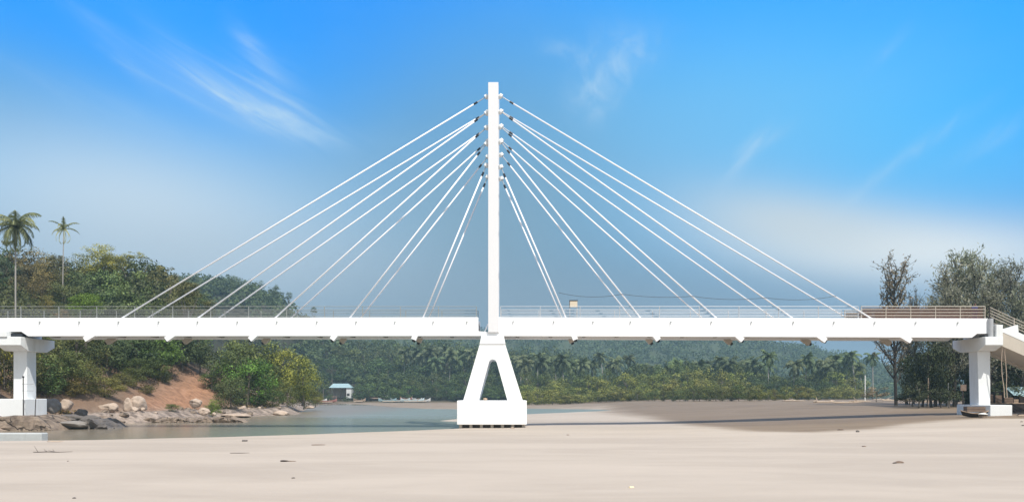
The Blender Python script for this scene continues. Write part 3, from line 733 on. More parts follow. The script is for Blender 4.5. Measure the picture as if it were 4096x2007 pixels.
def tree(loc, h, r, crown, color, label, cat='tree', group=None, name='tree', bark='bark', rz=None, squash=1.0, crown_z=None, ti=None):
    t = empty(name, loc, label, cat, group, rz=random.uniform(0, 6.28) if rz is None else rz)
    tk = link(bpy.data.objects.new('trunk', trunk_data(random.randrange(5) if ti is None else ti, bark)), t)
    tk.scale = (h * .55 + 1.5, h * .55 + 1.5, h)
    c = link(bpy.data.objects.new('crown', crown), t); c.scale = (r, r, r * squash)
    c.location = (0, 0, h - r * squash * .92 if crown_z is None else crown_z); c.color = (*color, 1)
    return t

def frond(V, Tn, rg, o, az, el, L, droop, nl, wl, tint, hang=.0):
    """one palm frond: leaflets either side of an arching rachis"""
    pts = []; p = np.array(o, float); e = el; n = 8
    for i in range(n + 1):
        pts.append(p.copy()); p = p + np.array([math.cos(az) * math.cos(e), math.sin(az) * math.cos(e), math.sin(e)]) * (L / n); e -= droop / n * (1 + i * .18)
    pts = np.array(pts); q = []
    for i in range(n):
        d = unit(pts[i + 1] - pts[i]); s = unit(np.cross(d, [0, 0, 1.0]) + 1e-6); up = np.cross(s, d)
        q.append([pts[i] - s * .012 * L, pts[i] + s * .012 * L, pts[i + 1] + s * .008 * L, pts[i + 1] - s * .008 * L]); Tn.append(tint + .2)
        for k in range(nl):
            f = (i + k / nl) / n; c = pts[i] + (pts[i + 1] - pts[i]) * (k / nl)
            w_ = wl * L * math.sin(math.pi * min(1, .12 + f * .9)) ** .6 * rg.uniform(.8, 1.15)
            for sg in (-1, 1):
                dr = unit(s * sg * (1 - hang) + d * .55 + np.array([0, 0, -.35 - hang * 1.2 - .5 * f]) * 1.0 + rg.normal(size=3) * .12)
                wdt = d * L * .5 / (n * nl) * LW
                q.append([c - wdt, c + wdt, c + dr * w_ + wdt * .3, c + dr * w_ - wdt * .3]); Tn.append(tint + rg.normal() * .12)
    V += q
LW = 1.25
def palm_crown(seed, nf=20, L=1.0, nl=3, wl=.22, low=-.9, deadfrac=.2):
    rg = np.random.default_rng(seed); V, Tn = [], []
    for i in range(nf):
        az = i * 2.4 + rg.uniform(-.3, .3); f = i / nf; el = 1.35 - f * (1.35 - low) + rg.uniform(-.15, .15)
        dead = f > 1 - deadfrac
        frond(V, Tn, rg, (0, 0, 0), az, el, L * rg.uniform(.8, 1.1), rg.uniform(1.0, 1.6), nl, wl, .85 if dead else rg.uniform(.15, .6), .7 if dead else .15)
    return quads_mesh('crown', np.array(V), np.array(Tn), M['palm_leaf'])
LW = 2.1
PALM = [palm_crown(i, nf=20, nl=2, wl=.30, low=-1.1) for i in range(4)]
LW = 1.25
def palm_trunk(h, seed, r=.13, lean=.8):
    rg = random.Random(seed); a = rg.uniform(-1, 1) * lean; b = rg.uniform(-1, 1) * lean * .5; mb = MB()
    pts = [(a * (t ** 1.6 - 1), b * (t ** 1.6 - 1), t * h - (.3 if t == 0 else 0)) for t in (0, .2, .4, .6, .8, 1)]
    mb.tube(pts, [r * 1.35, r * 1.05, r, r * .95, r * .9, r * .85], 8); return mb
def palm(loc, h, r, cm, color, label, group=None, seed=0, lean=.8, tr=.13):
    t = empty('palm_tree', loc, label, 'palm tree', group)
    palm_trunk(h, seed, tr, lean).build('trunk', M['palm_bark'], t, smooth=True)
    c = link(bpy.data.objects.new('crown', cm), t); c.location = (0, 0, h); c.scale = (r, r, r); c.rotation_euler = (0, 0, random.uniform(0, 6.28)); c.color = (*color, 1)
    return t

# -- left: the two tall coconut palms
big = palm_crown(101, nf=30, nl=7, wl=.25, low=-1.35, deadfrac=.3)
D = 88; loc = (Xp(62, D), D, H(Xp(62, D), D)); t = palm(loc, Zp(905, D) - loc[2], 3.5, big, (1.3, 1.25, 1.15), 'big coconut palm with a full drooping crown at the left edge', seed=1, lean=.0, tr=.09)
thin = palm_crown(102, nf=15, nl=6, wl=.13, low=-1.15, deadfrac=.55)
D = 115; loc = (Xp(255, D), D, H(Xp(255, D), D)); t = palm(loc, Zp(915, D) - loc[2], 2.6, thin, (1.7, 1.55, 1.35), 'thin ragged coconut palm with few brownish fronds right of the big one', seed=2, lean=.15, tr=.07)

# -- left: the wooded slope
SKY = np.array([(-400, 1000), (0, 992), (90, 1015), (180, 1045), (230, 1032), (300, 1030), (330, 1050), (480, 1052), (520, 1070), (560, 1082), (620, 1052), (680, 1072), (705, 1112), (760, 1135), (815, 1172), (838, 1235), (900, 1300)], float)
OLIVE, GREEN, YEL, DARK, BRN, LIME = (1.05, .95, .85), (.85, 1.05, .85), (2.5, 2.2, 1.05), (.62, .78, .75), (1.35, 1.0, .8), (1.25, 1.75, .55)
def on_bank(px, D): X = Xp(px, D); return (X, D, H(X, D) - .15)
k = 0; cols = (OLIVE, GREEN, OLIVE, DARK, BRN, GREEN)
for D, off, r0, stp in ((134, 0, 4.8, 80), (124, 42, 4.6, 84), (115, 95, 4.2, 86), (107, 165, 3.8, 84), (100, 235, 3.2, 92), (95, 300, 2.8, 90)):
    px = -160 + random.uniform(0, 60)
    while px < 835:
        lo = on_bank(px, D + random.uniform(-2, 2)); Dd = lo[1]; r = r0 * random.uniform(.85, 1.15)
        prp = px + (r / Dd * F) * .55
        top = np.interp(prp, SKY[:, 0], SKY[:, 1]) - 34 + off + random.uniform(0, 24)
        h = Zp(top, Dd) - lo[2]
        if h > 3.0 and not (px > 470 and HY - (lo[2] - CAMZ) / Dd * F > 1498) and (px + r / Dd * F * .8 < 850) and not (D < 100 and px < 330):
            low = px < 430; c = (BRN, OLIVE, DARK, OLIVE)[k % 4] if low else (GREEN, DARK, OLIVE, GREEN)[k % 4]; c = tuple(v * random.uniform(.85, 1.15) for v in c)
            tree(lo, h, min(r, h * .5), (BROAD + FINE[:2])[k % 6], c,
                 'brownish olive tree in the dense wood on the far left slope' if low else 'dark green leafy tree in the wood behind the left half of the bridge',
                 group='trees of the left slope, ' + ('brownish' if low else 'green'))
        k += 1; px += stp * random.uniform(.8, 1.2)
# the ones that stand out
D = 130; lo = on_bank(395, D); tree(lo, Zp(980, D) - lo[2], 4.1, FINE[0], YEL, 'broad yellow-green domed tree topping the left wood', squash=.72)
lo = on_bank(470, D); tree(lo, Zp(1004, D) - lo[2], 3.0, FINE[1], tuple(v * .85 for v in YEL), 'smaller yellow-green crown joined to the right of the broad domed tree', squash=.85)
lo = on_bank(545, D); tree(lo, Zp(1003, D) - lo[2], 1.75, SPARSE[0], YEL, 'small flat yellow-green treetop standing alone above the left wood', squash=.6)
lo = on_bank(235, 126); tree(lo, Zp(1012, 126) - lo[2], 1.6, SPARSE[1], (.8, .7, .8), 'small open dark treetop below the thin palm')
lo = on_bank(345, 93); tree(lo, Zp(1165, 93) - lo[2], 2.3, FINE[2], LIME, 'bright lime green bush tree just above the left railing', squash=.7)
lo = on_bank(745, 112); tree(lo, Zp(1108, 112) - lo[2], 2.4, BROAD[1], OLIVE, 'grey-green tree at the right end of the left wood', squash=.9)
lo = on_bank(655, 120); tree(lo, Zp(1052, 120) - lo[2], 2.4, SPARSE[0], (1.5, 1.3, 1.3), 'pale airy treetop near the right end of the left wood')
lo = on_bank(790, 118); tree(lo, Zp(1170, 118) - lo[2], 2.6, BROAD[2], (.9, .85, .7), 'low rounded tree where the left wood drops to the bridge deck')
# -- left: below the deck
for (px, py, D, r, sq, cm, c, nm, lb) in (
    (180, 1585, 76, 2.6, .8, FINE[0], (.75, 1.1, .8), 'bush', 'dark green bush right beside the left pier column'),
    (235, 1560, 80, 3.0, .8, FINE[1], (.95, 1.05, .75), 'bush', 'tall bush on the slope between the left pier and the boulders'),
    (330, 1570, 82, 2.6, .75, FINE[2], (1.25, 1.15, .8), 'bush', 'olive bush spilling over the slope above the rocks'),
    (420, 1590, 80, 2.0, .65, FINE[3], (1.6, 1.35, .9), 'bush', 'yellowish low bush above the pale boulders'),
    (300, 1500, 92, 3.5, .9, FINE[1], (1.0, 1.0, .8), 'bush', 'high bush under the deck behind the olive one'),
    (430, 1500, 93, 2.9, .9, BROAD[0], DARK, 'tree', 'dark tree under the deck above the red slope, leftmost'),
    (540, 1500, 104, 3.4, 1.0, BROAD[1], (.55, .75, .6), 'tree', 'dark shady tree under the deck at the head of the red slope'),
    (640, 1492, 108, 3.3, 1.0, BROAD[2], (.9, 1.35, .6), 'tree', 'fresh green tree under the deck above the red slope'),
    (730, 1480, 112, 3.3, 1.0, BROAD[3], DARK, 'tree', 'dark tree under the deck right at the top of the red path'),  # dark tint also carries the deep shade of the wood below the deck
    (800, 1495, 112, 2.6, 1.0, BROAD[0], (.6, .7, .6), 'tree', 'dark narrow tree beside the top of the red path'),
    (925, 1590, 106, 3.9, 1.0, FINE[0], (.85, 1.0, .8), 'tree', 'grey-green leafy tree right of the red path'),
    (985, 1630, 109, 4.4, .98, FINE[1], (.85, 1.5, .6), 'tree', 'deep green mangrove leaning over the water edge'),
    (925, 1640, 101, 2.6, .95, FINE[2], (.85, .95, .85), 'bush', 'grey-green bush low by the rocks in front of the mangrove'),
    (1040, 1638, 112, 3.0, .8, FINE[3], (.8, 1.1, .65), 'bush', 'green bush at the foot of the mangrove by the water'),
    (850, 1610, 92, 1.2, .9, FINE[0], (1.3, 1.6, .8), 'bush', 'small light green bush beside the rocks at the path foot'),
    (1130, 1600, 128, 4.8, 1.0, FINE[2], (2.0, 1.9, .85), 'tree', 'yellow-green tree at the tip of the left bank'),
    (1210, 1610, 133, 3.6, 1.05, FINE[3], (2.0, 1.95, .8), 'tree', 'rounded yellow-green tree nearest the far boats'),
    (1050, 1560, 126, 4.8, 1.0, BROAD[2], (1.0, 1.1, .7), 'tree', 'green tree under the deck behind the mangrove'),
    (960, 1500, 122, 4.2, 1.0, BROAD[3], (1.0, 1.1, .75), 'tree', 'broad green tree just below the deck above the mangrove'),
    (300, 1588, 84, 1.6, .7, FINE[0], (1.5, 1.15, .8), 'bush', 'brownish bush low on the slope left of the touching boulders'),
    (480, 1560, 90, 1.7, .7, FINE[2], (1.15, 1.0, .75), 'bush', 'olive scrubby bush on the earth slope above the touching boulders'),
    (560, 1525, 96, 2.2, .8, FINE[1], (.7, .85, .6), 'bush', 'dark bush at the foot of the shady trees left of the red path'),
    (620, 1515, 98, 2.0, .8, FINE[3], (.9, 1.1, .6), 'bush', 'green bush at the upper left edge of the red path'),
    (20, 1560, 80, 2.6, .9, FINE[2], (.6, .55, .4), 'bush', 'dark brownish bush behind the left pier at the picture edge'),
    (130, 1570, 84, 2.4, .9, FINE[3], (.8, .75, .5), 'bush', 'brownish bush directly behind the left pier column'),
    (1090, 1650, 116, 2.0, .8, FINE[1], (.75, 1.0, .65), 'bush', 'dark green bush at the water between the mangrove and the yellow-green trees'),
    (1150, 1632, 124, 2.6, .9, FINE[0], (.95, 1.0, .65), 'bush', 'dark olive bush under the yellow-green tree at the bank tip'),
    (1215, 1628, 136, 2.6, .9, FINE[2], (1.3, 1.25, .7), 'bush', 'yellowish bush hiding the trunk of the last tree on the bank'),
    (1262, 1622, 146, 1.8, .9, FINE[3], (1.4, 1.3, .7), 'bush', 'small yellowish bush at the very tip of the left bank'),
    (655, 1530, 98, 1.3, .7, FINE[0], (.8, .8, .6), 'bush', 'small dark bush on the earth slope left of the red path'),
    (590, 1575, 92, 1.1, .6, FINE[2], (1.0, .85, .6), 'bush', 'low brownish bush halfway down the earth slope'),
    (520, 1545, 92, 1.7, .75, FINE[3], (.9, .95, .6), 'bush', 'rounded bush on the earth slope above the pale boulders'),
    (845, 1560, 98, 1.8, .9, FINE[1], (.7, .95, .6), 'bush', 'dark green bush at the right edge of the red path'),
    (690, 1640, 86, .9, .6, FINE[1], (.95, 1.1, .8), 'bush', 'tiny green shrub at the foot of the red slope')):
    g_ = ground_at(px, py)
    if py < 1600 and 66 < g_.y < 150: D = g_.y
    X = Xp(px, D); z = max(H(X, D), Zp(py, D)) if px > 1080 else H(X, D)
    if z < .3: z = .3
    topz = {'bush': r * sq * 1.85, 'tree': None}[nm]
    if nm == 'tree': topz = max(Zp(1352, D) - z, r * 1.7) if py < 1520 else {925: Zp(1362, D) - z, 985: Zp(1400, D) - z, 1130: Zp(1375, D) - z, 1210: Zp(1420, D) - z, 1050: Zp(1362, D) - z}.get(px, 6)
    t = tree((X, D, z - .1), topz, r, cm, c, lb, cat=nm, name='bush' if nm == 'bush' else 'tree', squash=sq, bark='bark')
    if nm == 'tree' and px in (925, 985, 1130, 1210, 1050):   # crowns that reach down to the water
        c2 = t.children[1] if 'crown' in t.children[1].name else t.children[0]; c2.scale = (r, r, topz * .53); c2.location = (0, 0, topz * .49)

# -- undergrowth filling the wood floor
def scatter_cards(n, region, size, hmax, tintm, name, label, cat, test, seed=1, mname='leaf', color=(1, 1, 1)):
    rg = np.random.default_rng(seed); x = rg.uniform(region[0], region[1], n); y = rg.uniform(region[2], region[3], n)
    ok = test(x, y); x, y = x[ok], y[ok]; z = height(x, y); m_ = len(x)
    hh = hmax * (.3 + .9 * np.clip(vn(x / 2.2, y / 2.2), 0, 1)); c = np.stack([x, y, z + hh * rg.random(m_)], -1)
    nrm = unit(rg.normal(size=(m_, 3)) + np.array([0, -.4, .6])); V = cards(c, nrm, size * rg.uniform(.6, 1.5, m_), .6, rg)
    o = link(bpy.data.objects.new(name, quads_mesh(name, V, tintm + .2 * rg.normal(size=m_), M[mname]))); o.color = (*color, 1); return tag(o, label, cat, kind='stuff')
def bank_d(x, y): return np.interp(y, BANK_Y, BANK_X) - x
scatter_cards(60000, (-105, -36, 66, 140), .38, 2.4, .35, 'undergrowth', 'tangled undergrowth covering the floor of the left wood', 'undergrowth',
              lambda x, y: (bank_d(x, y) > 13 + 3 * fbm(x / 6, y / 6)) & (np.abs(x + 41.5 + (y - 96) * .14) > 5.0), 5, color=(.9, .9, .8))
scatter_cards(16000, (-60, -34, 66, 125), .24, .6, .4, 'dry_scrub', 'dry brownish scrub scattered over the red slope', 'scrub',
              lambda x, y: (bank_d(x, y) > 3.5) & (bank_d(x, y) < 15) & (vn(x / 3.3, y / 3.3) > .42) & (np.abs(x + 41.5 + (y - 96) * .14) > 2.9), 6, color=(1.3, .85, .65))

# -- hill woods as one mass each
def hill_wood(name, label, hf, xr, yr, n, r0, ncard, csize, seed, color, keep):
    rg = np.random.default_rng(seed); x = rg.uniform(*xr, n); y = rg.uniform(*yr, n); ok = keep(x, y); x, y = x[ok], y[ok]; z = hf(x, y); V = []; Tn = []
    for a, b, c in zip(x, y, z):
        r = r0 * rg.uniform(.6, 1.4); d = unit(rg.normal(size=(ncard, 3)) + np.array([0, -.2, .5])); d[:, 2] = np.abs(d[:, 2])
        bump = 1 + .25 * np.sin(d[:, 0] * 5 + a) * np.cos(d[:, 1] * 5 + b)
        pos = np.array([a, b, c + r * .15]) + d * (r * bump * rg.uniform(.75, 1.05, ncard))[:, None] * np.array([1, 1, 1.05])
        V.append(cards(pos, unit(d + rg.normal(size=(ncard, 3)) * .45), csize * rg.uniform(.6, 1.4, ncard), .7, rg)); Tn.append(np.full(ncard, rg.uniform(.25, .65)) + rg.normal(size=ncard) * .12)
    o = link(bpy.data.objects.new(name, quads_mesh(name, np.concatenate(V), np.concatenate(Tn), M['leaf']))); o.color = (*color, 1); return tag(o, label, 'woodland', kind='stuff')
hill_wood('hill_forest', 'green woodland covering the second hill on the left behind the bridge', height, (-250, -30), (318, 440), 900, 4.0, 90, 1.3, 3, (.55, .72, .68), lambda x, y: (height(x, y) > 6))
hill_wood('distant_forest', 'hazy blue-green forest on the far ridge across the bay', far_h, (-520, 480), (440, 930), 3400, 6.5, 48, 2.1, 4, (.50, .70, .72),  # bluish leaf tint puts part of the distance haze into the colour
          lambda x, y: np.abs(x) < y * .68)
# skyline trees of the second hill
for (px, top, D, r, lb) in ((935, 1122, 384, 5, 'rounded tree on the skyline of the second hill, nearest the left wood'), (1040, 1132, 384, 5, 'wide tree on the top of the second hill'),
                            (1108, 1138, 386, 3.6, 'tree standing clear near the right end of the second hill'), (1152, 1166, 386, 2.3, 'small narrow tree last on the second hill'),
                            (985, 1124, 388, 4.6, 'tree on the crest of the second hill between the rounded one and the wide one'), (1255, 1226, 386, 1.9, 'small dark bush tree on the low end of the second hill')):
    X = Xp(px, D); z = H(X, D); tree((X, D, z), max(Zp(top, D) - z, r * 1.6), r, FARC[int(px) % 4], (.75, .9, .8), lb)

# -- the far shore: broadleaf belt, palms behind, mangroves on the right
def shore_tree(px, D, top, r, cm, c, lb, grp, sq=1.0, nm='tree'):
    X = Xp(px, D); z = H(X, D) - .2; h = max(Zp(top, D) - z, 3)
    t = empty(nm, (X, D, z), lb, 'mangrove' if nm == 'mangrove' else 'tree', grp, rz=random.uniform(0, 6.28))
    tk = link(bpy.data.objects.new('trunk', trunk_data(random.randrange(5), 'bark')), t); tk.scale = (h * .8, h * .8, h)
    cr = link(bpy.data.objects.new('crown', cm), t); cr.scale = (r, r, h * .54); cr.location = (0, 0, h * .5); cr.color = (*c, 1)
def vary(c, a=.18): k_ = .84 * random.uniform(1 - a, 1 + a); return tuple(v * k_ * random.uniform(.93, 1.07) for v in c)
for D, t0, t1, stp, r, c, sel in ((390, 1345, 1360, 62, 8, (.8, 1.0, .8), 1), (365, 1372, 1400, 58, 7.5, (.85, 1.0, .8), 1), (338, 1425, 1455, 50, 6.5, (.7, .95, .75), 1), (320, 1475, 1500, 46, 5.5, (.85, 1.05, .75), 1)):
    px = 1190
    while px < 2330:
        if not (D < 330 and 1300 < px < 1420): shore_tree(px, D + random.uniform(-7, 7), random.uniform(t0, t1) + max(0, (px - 1900)) * .10, r * random.uniform(.85, 1.2), random.choice(FARC), vary(c),
                   'green tree in the wood along the far shore behind the pylon', 'trees of the far shore')
        px += stp * random.uniform(.75, 1.2)
px = 1440
while px < 2160:
    shore_tree(px, 309 + random.uniform(-2, 3), random.uniform(1525, 1562), 4.2 * random.uniform(.8, 1.2), random.choice(FARC), vary((.8, 1.1, .8)), 'low dark green bush at the water line of the far shore', 'low bushes of the far shore')
    px += 36 * random.uniform(.7, 1.2)
for D, t0, t1, stp, r, c in ((268, 1462, 1480, 40, 4.6, (.7, .9, .72)), (262, 1468, 1486, 40, 4.4, (1.1, 1.25, .85)), (240, 1488, 1515, 36, 4.0, (1.75, 1.75, 1.0)), (220, 1530, 1556, 36, 3.4, (1.95, 1.85, 1.1))):
    px = 2110
    while px < 3420:
        lift = 28 * sm((2550 - px) / 300) - 22 * math.exp(-((px - 2790) / 130) ** 2) + (22 if 3060 < px < 3300 else 0)
        cc = c if not (3000 < px < 3330 and D < 250) else (.6, .85, .7)
        shore_tree(px, D + random.uniform(-5, 5), random.uniform(t0 - 12, t1 + 14) + lift, r * random.uniform(.85, 1.2), random.choice(FARC), vary(cc),
                   'green mangrove in the thicket on the right bank between pylon and right trees', 'mangroves of the right bank', nm='mangrove')
        px += stp * random.uniform(.75, 1.2)
# palms over the thicket
def far_palm(px, top, D, r=4.2, bright=1.0, label='coconut palm rising from the thicket under the right half of the deck', group='coconut palms behind the mangroves'):
    X = Xp(px, D); z = H(X, D); hc = max(Zp(top, D) - r * .55 - z, 4)
    palm((X, D, z), hc, r, random.choice(PALM), tuple(v * bright for v in vary((.80, .92, .82), .3)), label, group, seed=int(px), lean=1.6, tr=.17)
for i in range(30):
    px = 2110 + i * 33 + random.uniform(-14, 14); far_palm(px, 1400 + 30 * sm((px - 2100) / 700) + random.uniform(-18, 44), random.uniform(268, 304), random.uniform(3.6, 5.6), random.uniform(.85, 1.25))
for i in range(20):
    px = 1620 + i * 26 + random.uniform(-12, 12); far_palm(px, 1382 + random.uniform(-4, 40), random.uniform(330, 352), 5.8, random.uniform(.9, 1.3), 'coconut palm in the far shore wood on either side of the A-shaped pier', 'coconut palms of the far shore')
for px, top in ((2885, 1418), (2915, 1420), (3010, 1425), (3230, 1410), (3180, 1430), (3260, 1432), (3345, 1408), (3300, 1428), (3385, 1424), (3322, 1440), (3432, 1440)):
    far_palm(px, top, random.uniform(250, 268), 4.6, random.uniform(.9, 1.2))
far_palm(3075, 1398, 255, 4.0, 1.25, 'tall coconut palm with sunlit fronds against the hazy hill, alone above the thicket', None)
far_palm(3403, 1396, 250, 3.9, 1.0, 'tallest coconut palm against the sky left of the bare casuarina', None)
far_palm(3490, 1404, 246, 3.6, 1.0, 'coconut palm with upright fronds nearest the bare casuarina', None)
# low shrubs along the foot of the mangroves on the right bank
px = 2330
while px < 3540:
    b = ground_at(px, 1604 if px < 3050 else 1604 - (px - 3050) * .02); r = random.uniform(1.3, 2.2)
    tree((b.x, b.y + 6, H(b.x, b.y + 6) - .2), r * 1.7, r, random.choice(FARC), vary((1.7, 1.5, 1.0) if px > 3050 else (1.0, 1.1, .8)), 'low olive shrub on the sand edge in front of the mangroves', 'shrub', 'shrubs at the foot of the mangroves', name='shrub', squash=.9)
    px += random.uniform(24, 46)

# -- casuarinas on the right
def casuarina(seed, h, spread, bare=False, n1=26, dens=1.0):
    """upright feathery tree: trunk, rising limbs, fine drooping needle tufts"""
    rg = random.Random(seed); ng = np.random.default_rng(seed); mb = MB(); V, Tn = [], []
    tp = [(0, 0, -.3)]; x = y = 0
    for i in range(1, 9): x += rg.uniform(-.12, .12); y += rg.uniform(-.12, .12); tp.append((x, y, h * .86 * i / 8))
    mb.tube(tp, [(.10 if bare else .15) * (1 - .1 * i) for i in range(9)], 7)
    for k in range(n1):
        t = .16 + .80 * (k / n1) ** .9; i = min(7, int(t * 8)); f = t * 8 - i; p = Vector(tp[i]).lerp(Vector(tp[i + 1]), f)
        a = k * 2.4 + rg.uniform(-.4, .4); L = spread * (1.15 - .75 * t) * rg.uniform(.7, 1.15) * (1.0 if t > .3 else .8); rise = rg.uniform(.45, .9) + (.9 if bare else .5) * t
        d = Vector((math.cos(a), math.sin(a), rise)).normalized(); pts = [p]; 
        for s_ in range(4): d = (d + Vector((0, 0, .26))).normalized(); pts.append(pts[-1] + d * L / 4 * 1.2 + Vector((rg.uniform(-.1, .1), rg.uniform(-.1, .1), 0)))
        mb.tube(pts, [.06, .045, .032, .022, .01], 4, cap=False)
        for j in range(9):
            u = rg.uniform(.25, 1) * 4; i2 = min(3, int(u)); q = pts[i2].lerp(pts[i2 + 1], u - i2)
            e = Vector((rg.uniform(-1, 1), rg.uniform(-1, 1), rg.uniform(.3, 1.6))).normalized(); tl = rg.uniform(.5, 1.15) * (.55 + .1 * spread)
            q2 = q + e * tl; mb.tube([q, q2], [.016, .006], 3, cap=False)
            n = int((8 if bare else 15) * dens); m_ = ng.random(n)[:, None]; c = np.array(q)[None] * (1 - m_) + np.array(q2)[None] * m_ + ng.normal(size=(n, 3)) * (.09 if bare else .16)
            up = unit(ng.normal(size=(n, 3)) * .7 + np.array(e)[None] * .8 + np.array([0, 0, .3])); nr = unit(np.cross(up, ng.normal(size=(n, 3))))
            V.append(cards(c, nr, ng.uniform(.17, .33, n) * (.9 if bare else 1), .22, ng, updir=up)); Tn.append(rg.uniform(.2, .75) + ng.normal(size=n) * .2)
    return mb, quads_mesh('crown', np.concatenate(V), np.concatenate(Tn), M['needle'])
def place_cas(px, D, top, data, color, label, group=None, name='casuarina_tree', base_h=10.0, rz=None, bark='dark_bark', wide=1.0):
    X = Xp(px, D); z = H(X, D); h = Zp(top, D) - z; s = h / base_h
    t = empty(name, (X, D, z - .05), label, 'tree', group, rz=random.uniform(0, 6.28) if rz is None else rz, scale=(s * wide, s * wide, s))
    link(bpy.data.objects.new('trunk', data[0]), t); c = link(bpy.data.objects.new('crown', data[1]), t); c.color = (*color, 1); return t
def cas_data(*a, **k):
    mb, cm = casuarina(*a, **k); o = mb.build('trunk', M['dark_bark']); d = o.data; bpy.data.objects.remove(o); return (d, cm)
CB = cas_data(201, 10, 2.6, True, 34, 1.0); C1 = cas_data(202, 10, 3.4, False, 34, 1.0); C2 = cas_data(203, 10, 2.9, False, 34, .9); C3 = cas_data(204, 10, 3.2, False, 30, 1.1)
place_cas(3585, 100, 1000, CB, (1.9, 1.6, 1.5), 'bare brownish casuarina with twiggy crown behind the right end of the deck', rz=.4, wide=1.12)
place_cas(3628, 108, 1290, C2, (.8, .85, .8), 'dark leafy casuarina below the deck just behind the bare one', wide=1.25)
place_cas(3655, 112, 1145, CB, (1.1, 1.0, .95), 'thin twiggy casuarina in the gap right of the tall bare one', rz=3.2, wide=.7)
cs = [(3790, 98, 1045, C2, 'dark casuarina at the left edge of the right-hand wood'), (3870, 104, 985, C1, 'tallest casuarina of the right-hand wood'), (3925, 96, 1010, C3, 'casuarina just right of the tallest in the right-hand wood'),
      (3990, 102, 1035, C2, 'casuarina above the head of the stair'), (4060, 98, 1030, C1, 'casuarina above the stair near the right edge'), (4130, 100, 1020, C3, 'casuarina cut by the right edge of the picture'),
      (3740, 92, 1160, C3, 'lower dark casuarina in front of the right-hand wood'), (3820, 90, 1130, C1, 'bushy casuarina behind the last bay of the deck'), (3960, 88, 1120, C2, 'bushy casuarina behind the top of the stair'), (4085, 87, 1130, C3, 'dense casuarina behind the lower stair')]
for px, D, top, dd, lb in cs: place_cas(px, D, top, dd, vary((2.4, 2.4, 2.4), .1), lb, wide=1.0)
for i in range(13):
    px = 3690 + i * 42 + random.uniform(-12, 12); D = random.uniform(86, 112); X = Xp(px, D); z = H(X, D)
    h = Zp(random.uniform(1300, 1400), D) - z; r = random.uniform(2.4, 3.1)
    t = tree((X, D, z), h, r, BROAD[i % 4], vary((.42, .52, .5), .12), 'dark shady broadleaf tree under the right end of the deck', group='shady trees under the right end of the deck', bark='dark_bark')
    c2 = [c for c in t.children if c.name.startswith('crown')][0]; c2.scale = (r, r, h * .5); c2.location = (0, 0, h * .53)
for i in range(18):
    px = 3650 + i * 29; D = random.uniform(84, 96); X = Xp(px, D); r = random.uniform(1.5, 2.5)
    tree((X, D, H(X, D) - .1), r * 1.5, r, SPARSE[i % 2] if i % 3 else BROAD[i % 4], vary((.45, .5, .5), .2), 'dark low shrub in the shade behind the right pier', 'shrub', 'dark shrubs behind the right pier', name='shrub', squash=.8)
for px, D, r, lb in ((3505, 128, 2.6, 'grey leafless shrub on the sand below the bare casuarina'), (3640, 100, 1.7, 'grey leafless shrub left of the person in green')):
    X = Xp(px, D); tree((X, D, H(X, D) - .1), r * 1.1, r, SPARSE[0], (2.2, 1.6, 2.6), lb, 'shrub', name='shrub', squash=.6)

# ------------------------------------------------------------------ boulders
def boulder(loc, sx, sy, sz, m_, label, seed, group=None, rz=0, lump=.22):
    bm = bmesh.new(); bmesh.ops.create_icosphere(bm, subdivisions=4, radius=1)
    o_ = np.array([v.co[:] for v in bm.verts]); k_ = 1 + lump * 2 * fbm(o_[:, 0] * 1.3 + seed * 7, o_[:, 1] * 1.3 + o_[:, 2] * 1.7 + seed, 4) + .1 * fbm(o_[:, 0] * 4 + seed, o_[:, 2] * 4 + o_[:, 1] * 3, 2)
    pr = np.random.default_rng(seed + 500); PN = unit(pr.normal(size=(9, 3)) * np.array([1, 1, .8])); PO = pr.uniform(.62, .9, 9)
    for n_, off in zip(PN, PO):
        dd_ = o_ @ n_; o_ = o_ - np.outer(np.maximum(dd_ - off, 0) * .88, n_)
    for v, c_ in zip(bm.verts, o_): v.co = Vector(c_) * 1.1
    for v, kk in zip(bm.verts, k_): v.co = Vector((v.co.x * sx, v.co.y * sy, v.co.z * sz)) * kk
    me = bpy.data.meshes.new('boulder'); bm.to_mesh(me); bm.free(); me.materials.append(m_); me.shade_smooth()
    o = link(bpy.data.objects.new('boulder', me)); o.location = loc; o.rotation_euler = (0, 0, rz); return tag(o, label, 'boulder', group)
